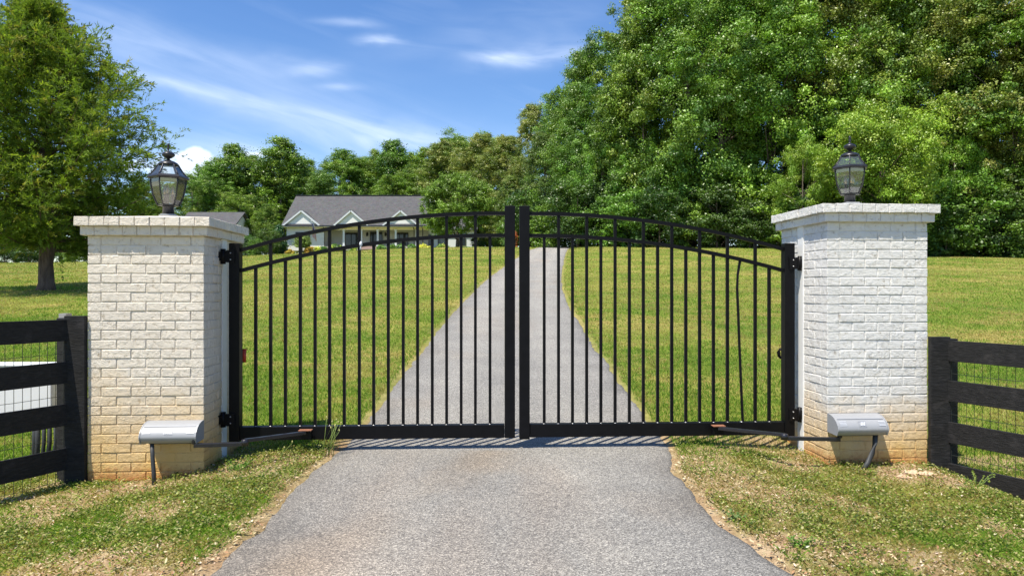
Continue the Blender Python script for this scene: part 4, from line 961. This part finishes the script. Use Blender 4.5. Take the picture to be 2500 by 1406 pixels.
# ------------------------------------------------------------------ the cedar on the left
def cedar(px, Y_, label):
    r = np.random.default_rng(5); x0 = (px - 1250) / F * Y_; z0 = float(ground(x0, Y_)); E = empty('cedar_tree', (x0, Y_, z0), 0, label, 'tree')
    H = 9.9; a = MB(); pr = random.Random(2)
    tp = [(0, 0, -.2), (.02, 0, .25), (.0, 0, .9), (.06, .02, 1.6), (.05, .0, 3), (.0, .05, 5), (-.25, .05, 7.5), (-.35, 0, H - .4)]
    a.tube(tp, [.36, .25, .22, .24, .19, .14, .08, .02], 12)
    V = []; C = []
    def rad(t):     # crown half width with height, t in 0..1
        return np.interp(t, [0, .08, .25, .45, .6, .75, .87, .95, 1], [2.2, 3.2, 3.75, 3.5, 2.7, 1.5, .8, .4, .1])
    nb = 215; tips = []
    for i in range(nb):
        t = (i + pr.random()) / nb; zb = 1.35 + t ** 1.05 * (H - 1.7); an = i * 2.39996 + pr.uniform(-.5, .5)
        L = rad(t) * pr.uniform(.5, 1.16); up = (.16 + .6 * t) * L + pr.uniform(-.15, .25)
        b0 = Vector((-.0 - .35 * t ** 2, 0, zb)); d = Vector((math.cos(an), math.sin(an), 0)); tip = b0 + d * L + Vector((0, 0, up))
        mid = b0.lerp(tip, .5) + Vector((pr.uniform(-.15, .15), pr.uniform(-.15, .15), -.10 * L))
        a.tube([b0, mid, tip], [.045 * (1.15 - t), .025 * (1.15 - t), .006], 5, False); tips.append((b0, mid, tip, L, t))
    a.build('trunk', barkmat('cedar bark', (.05, .03, .022), (.19, .13, .10)), E)
    P = []; D = []; S = []
    for b0, mid, tip, L, t in tips:
        n = int(26 + 32 * L / 4)
        for k in range(n):
            f = pr.uniform(.16, 1.04) ** .8; p = (b0.lerp(mid, f * 2) if f < .5 else mid.lerp(tip, f * 2 - 1))
            side = Vector((pr.gauss(0, 1), pr.gauss(0, 1), pr.gauss(0, .5))).normalized(); out = (tip - b0).normalized()
            dd_ = (out * .8 + side * .9 + Vector((0, 0, .25))).normalized(); p = p + side * pr.uniform(.0, .34) * (.6 + .12 * L)
            P.append(tuple(p)); D.append(tuple(dd_)); S.append(pr.uniform(.30, .80))
    P = np.array(P); D = np.array(D); S = np.array(S); tone = np.array([(.13, .20, .03), (.17, .245, .035), (.22, .285, .045), (.09, .145, .026), (.27, .27, .06)])
    col = tone[r.choice(5, len(P), p=[.27, .3, .2, .15, .08])] * r.uniform(.8, 1.2, (len(P), 1))
    per = 26; N = len(P) * per; id_ = np.repeat(np.arange(len(P)), per)
    f = r.random(N); base_ = P[id_] + D[id_] * (f * S[id_])[:, None] ; base_[:, 2] -= (f ** 2) * S[id_] * .30
    base_ += r.normal(0, .032, (N, 3)) * (1.1 - f)[:, None]
    dr = D[id_] * .8 + r.normal(0, .40, (N, 3)); dr[:, 2] -= .10; dr /= np.linalg.norm(dr, axis=1)[:, None]
    L_ = r.uniform(.08, .19, N)[:, None]; wv = np.cross(dr, r.normal(size=(N, 3))); wv /= np.linalg.norm(wv, axis=1)[:, None]; wv *= r.uniform(.010, .021, N)[:, None]
    V = np.zeros((N, 4, 3)); V[:, 0] = base_ - wv * .5; V[:, 1] = base_ + dr * L_ * .5 - wv; V[:, 2] = base_ + dr * L_; V[:, 3] = base_ + dr * L_ * .5 + wv
    np_mesh('crown', V.reshape(-1, 3), 4, np.clip(col[id_] * r.uniform(.8, 1.2, (N, 1)), 0, 1), M_cedar, E)
    return E
cedar(112, 23.5, 'large feathery cedar with dark trunk on the left lawn')

# ------------------------------------------------------------------ house
def gx_(px, Y_): return (px - 1250) / F * Y_
Hs = empty('house', (gx_(870, 88), 88, 5.3), 0, 'white single storey house with grey roof and front porch on the hill', 'house'); HO = Hs.location.copy()
def hb(name, mb, mat, parent=None, bev=0, label=None):
    mb.v = [tuple(Vector(v) - HO) for v in mb.v]; return mb.build(name, mat, parent or Hs, bev, label)
x0, x1 = gx_(696, 88), gx_(1046, 88); zf = 5.0; ze = 8.12; yF, yB = 88.6, 99.4; yR = 94.0; zr = 12.72
xb = gx_(788, 88); 
a = MB(); a.box(((x0 + xb) / 2, 93.6 , (zf + ze) / 2), (xb - x0, 10, ze - zf))               # bay part full depth
a.box(((xb + x1) / 2 + .0, 95.6, (zf + ze) / 2 - .002), (x1 - xb - .004, 6.6, ze - zf))           # behind the porch
a.add([(x0 + .02, 88.9, ze), (x0 + .02, 99.3, ze), (x0 + .02, yR, zr - .4)], [(0, 1, 2)]); a.add([(x1 - .02, 88.9, ze), (x1 - .02, 99.3, ze), (x1 - .02, yR, zr - .4)], [(0, 2, 1)])
hb('wall', a, M_wall)
a = MB(); o_ = .45; rt = .16
def slope(xa, xb_, ya, za, yb_, zb, mb, th=.16):
    mb.add([(xa, ya, za), (xb_, ya, za), (xb_, yb_, zb), (xa, yb_, zb), (xa, ya, za - th), (xb_, ya, za - th), (xb_, yb_, zb - th), (xa, yb_, zb - th)], [(0, 1, 2, 3), (7, 6, 5, 4), (0, 4, 5, 1), (1, 5, 6, 2), (2, 6, 7, 3), (3, 7, 4, 0)])
slope(x0 - o_, x1 + o_, 87.9, ze + .06, yR, zr, a); slope(x0 - o_, x1 + o_, 100.1, ze + .06, yR + .001, zr, a)
roof = hb('roof', a, M_roof)
a = MB(); a.box(((x0 + x1) / 2, yR, zr + .03), (x1 - x0 + .9, .35, .07)); hb('ridge_cap', a, M_dark, roof)
a = MB(); a.box(((x0 + x1) / 2, 87.84, ze - .05), (x1 - x0 + 2 * o_, .12, .12)); hb('gutter', a, M_dark)
a = MB(); a.box(((x0 + x1) / 2, 88.2, ze - .16), (x1 - x0 + 2 * o_ - .1, .7, .06)); hb('soffit', a, M_cream)
cx = gx_(1054, 93)
a = MB(); a.box((cx, 93, 12.2), (.9, .9, 2.0)); ch = hb('chimney', a, M_wall); a = MB(); a.box((cx, 93, 13.26), (1.1, 1.1, .12)); a.lathe([(.2, 13.32), (.2, 13.55), (.35, 13.56), (.02, 13.7)], 10, c=(cx, 93, 0)); hb('chimney_cap', a, M_silver, ch)
for pxp, half in ((736, 41), (857, 38), (978, 40)):     # decorative gables on the roof
    xc = gx_(pxp, 88); hw_ = half / F * 88; zt = ze + 1.85; zb = ze + .12; yf = 88.05
    a = MB(); a.prism([(-hw_, 0, 0), (hw_, 0, 0), (0, 0, zt - zb)], (xc, yf, zb), (xc, yf + 3.0, zb)); g_ = hb('gable', a, M_wall)
    a = MB(); sl = Vector((hw_ + .15, 0, zt - zb + .1)); Ln = sl.length
    for s in (-1, 1):
        a.add([(xc + s * (hw_ + .2), yf - .25, zb - .04), (xc, yf - .25, zt + .14), (xc, yf + 3.2, zt + .14), (xc + s * (hw_ + .2), yf + 3.2, zb - .04)], [(0, 1, 2, 3) if s < 0 else (3, 2, 1, 0)])
    hb('gable_roof', a, M_roof, g_)
    a = MB()
    for s in (-1, 1): a.bar((xc + s * (hw_ + .18), yf - .2, zb - .10), (xc - s * .0, yf - .2, zt + .02), .08, .2, (0, 0, 1))
    hb('rake_board', a, M_trim, g_)
    a = MB(); a.box((xc, yf - .05, zb + .05), (2 * hw_ - .5, .06, .10)); hb('flashing', a, M_dark, g_)
# porch
a = MB(); a.box(((xb + x1) / 2, 90.3, 5.28), (x1 - xb, 4.0, .5)); hb('porch_floor', a, plain('porch concrete', (.45, .42, .38), .8))
a = MB(); a.box(((xb + x1) / 2, 88.75, ze - .33), (x1 - xb, .3, .30)); hb('porch_beam', a, M_cream)
a = MB(); a.box(((xb + x1) / 2 + .02, 90.5, ze - .21), (x1 - xb - .05, 3.6, .05)); hb('porch_ceiling', a, M_cream)
for pxc in (839, 882, 922, 966, 1017):
    a = MB(); xc = gx_(pxc, 88.5); a.box((xc, 88.6, (5.5 + ze - .48) / 2), (.24, .24, ze - .48 - 5.5)); a.box((xc, 88.6, 5.58), (.34, .34, .16)); a.box((xc, 88.6, ze - .55), (.32, .32, .12)); hb('porch_column', a, M_trim)
a = MB(); xs = gx_(902, 88); 
for k in range(3): a.box((xs, 88.1 - k * .3 + .001 * k, 5.44 - k * .15), (2.6, .32, .16))
hb('porch_step', a, plain('brick steps', (.35, .25, .22), .8))
def window(pxa, pxb, pya, pyb, Y_, mull=1, nm='window'):
    xa, xb2, za, zb = gx_(pxa, Y_), gx_(pxb, Y_), (HZ - pyb) / F * Y_, (HZ - pya) / F * Y_
    a = MB(); t = .09
    a.box(((xa + xb2) / 2, Y_ - .06, zb - t / 2), (xb2 - xa, .12, t)); a.box(((xa + xb2) / 2, Y_ - .06, za + t / 2), (xb2 - xa, .12, t))
    for k in range(mull + 2): xx = xa + t / 2 + (xb2 - xa - t) * k / (mull + 1); a.box((xx, Y_ - .06, (za + zb) / 2), (t, .115, zb - za - 2 * t))
    f_ = hb(nm, a, M_dark)
    a = MB(); a.box(((xa + xb2) / 2, Y_ - .015, (za + zb) / 2), (xb2 - xa - .1, .03, zb - za - .1)); hb('pane', a, M_pane, f_); return f_
window(722, 757, 567, 592, 88.58, 1)
window(842, 873, 568, 601, 92.3, 1); window(964, 997, 568, 601, 92.3, 2)
dr_o = window(904, 934, 566, 602, 92.3, 1, 'front_door')
a = MB(); 
for xx in (gx_(902.3, 92.3), gx_(935.7, 92.3)): a.box((xx, 92.2, 6.9), (.10, .1, 2.3))
a.box((gx_(919, 92.3), 92.2, (HZ - 565.2) / F * 92.3), (1.9, .1, .08)); hb('door_trim', a, M_trim)
for pxl in (896, 941):
    a = MB(); a.lathe([(.05, -.25), (.12, -.2), (.15, .15), (.05, .3)], 6, c=(gx_(pxl, 92.1), 92.15, (HZ - 572) / F * 92.1)); hb('wall_lantern', a, M_dark)
for pxl, Yd in ((693.5, 88.3), (792, 88.55), (1010, 88.5), (1031, 88.5)):
    a = MB(); xx = gx_(pxl, Yd); a.tube([(xx, 87.85, ze - .1), (xx + .05, Yd, ze - .5), (xx + .05, Yd, 5.3)], .055, 8); hb('downspout', a, M_dark)
# right wing
wx0, wx1 = x1 - .2, gx_(1158, 90)
a = MB(); a.box(((wx0 + wx1) / 2, 94.2, 6.4), (wx1 - wx0, 8, 3.0)); wg = hb('wing_wall', a, M_trim)
a = MB(); slope(wx0 + .8, wx1 + .4, 89.8, 7.85, 94.2, 10.2, a); slope(wx0 + .8, wx1 + .4, 98.6, 7.85, 94.201, 10.2, a); hb('wing_roof', a, M_roof)
for pa, pb in ((1046, 1053), (1069, 1087), (1121, 1137)): window(pa, pb, 572, 600, 90.18, 0)
# flag on a slanting pole from the bay corner
Fl = empty('flag', at(778, 566, 87.9), 0, 'stars and stripes flag hanging from a slanting pole on the house', 'flag')
fo = Fl.location.copy()
pa_, pb_ = Vector(at(776, 566, 88.4)) - fo, Vector(at(760, 541, 87.2)) - fo
a = MB(); a.tube([pa_, pb_], .035, 8); a.lathe([(.02, 0), (.07, .06), (.02, .14)], 8, c=pb_); a.build('pole', M_trim, Fl)
M_fr, M_fw, M_fb = plain('flag red', (.42, .02, .03), .8), plain('flag white', (.75, .75, .75), .8), plain('flag blue', (.02, .04, .22), .8)
a = MB(); d_ = (pa_ - pb_); d_.normalize(); s0 = pb_ + d_ * .12; NU, NV = 13, 16; Wf, Lf = 1.15, 1.75
def fp(i, j):
    u_, v_ = i / NU, j / NV; p = s0 + d_ * (u_ * Wf * .95); return p + Vector((.10 * v_ + .20 * v_ * u_ * 0 + .04 * math.sin(9 * u_ + 3 * v_), .07 * math.sin(11 * u_ + 5 * v_), -Lf * v_ + .1 * u_ * v_))
for i in range(NU):
    for j in range(NV):
        a.cur = 2 if (i < 7 and j < 7) else (0 if i % 2 == 0 else 1); a.add([fp(i, j), fp(i + 1, j), fp(i + 1, j + 1), fp(i, j + 1)], [(0, 1, 2, 3)])
a.cur = 1
for i in range(5):
    for j in range(4):
        p = fp(.8 + i * 1.25, .8 + j * 1.6) + Vector((0, -.012, 0)); q = .028; a.add([p + Vector((q * math.cos(t) * (1 if k % 2 == 0 else .4), 0, q * math.sin(t) * (1 if k % 2 == 0 else .4))) for k in range(10) for t in (math.pi / 2 + k * math.pi / 5,)], [tuple(range(10))])
a.build('cloth', [M_fr, M_fw, M_fb], Fl)
# garage to the left, roof seen above the left pillar
Ga = empty('garage', (gx_(480, 95), 95, 4.4), 0, 'white garage with grey gable roof behind the left pillar', 'building'); HO2 = Ga.location.copy()
ga, gb = gx_(425, 92), gx_(570, 92)
a = MB(); a.box(((ga + gb) / 2, 96, 6.0), (gb - ga - .8, 9, 3.2)); a.add([(gb - .42, 91.7, 7.6), (gb - .42, 100.3, 7.6), (gb - .42, 96, 10.4)], [(0, 1, 2)]); a.v = [tuple(Vector(v) - HO2) for v in a.v]; gw = a.build('wall', M_wall, Ga)
a = MB(); slope(ga, gb, 91.2, 7.75, 96, 10.72, a); slope(ga, gb, 100.8, 7.75, 96.001, 10.72, a); a.v = [tuple(Vector(v) - HO2) for v in a.v]; a.build('roof', M_roof, Ga)
a = MB(); a.box(((ga + gb) / 2, 91.46, 5.7), (3.2, .08, 2.4)); a.v = [tuple(Vector(v) - HO2) for v in a.v]; a.build('garage_door', M_trim, Ga)

scene.render.engine = 'CYCLES'
scene.cycles.max_bounces = 8; scene.cycles.transparent_max_bounces = 12
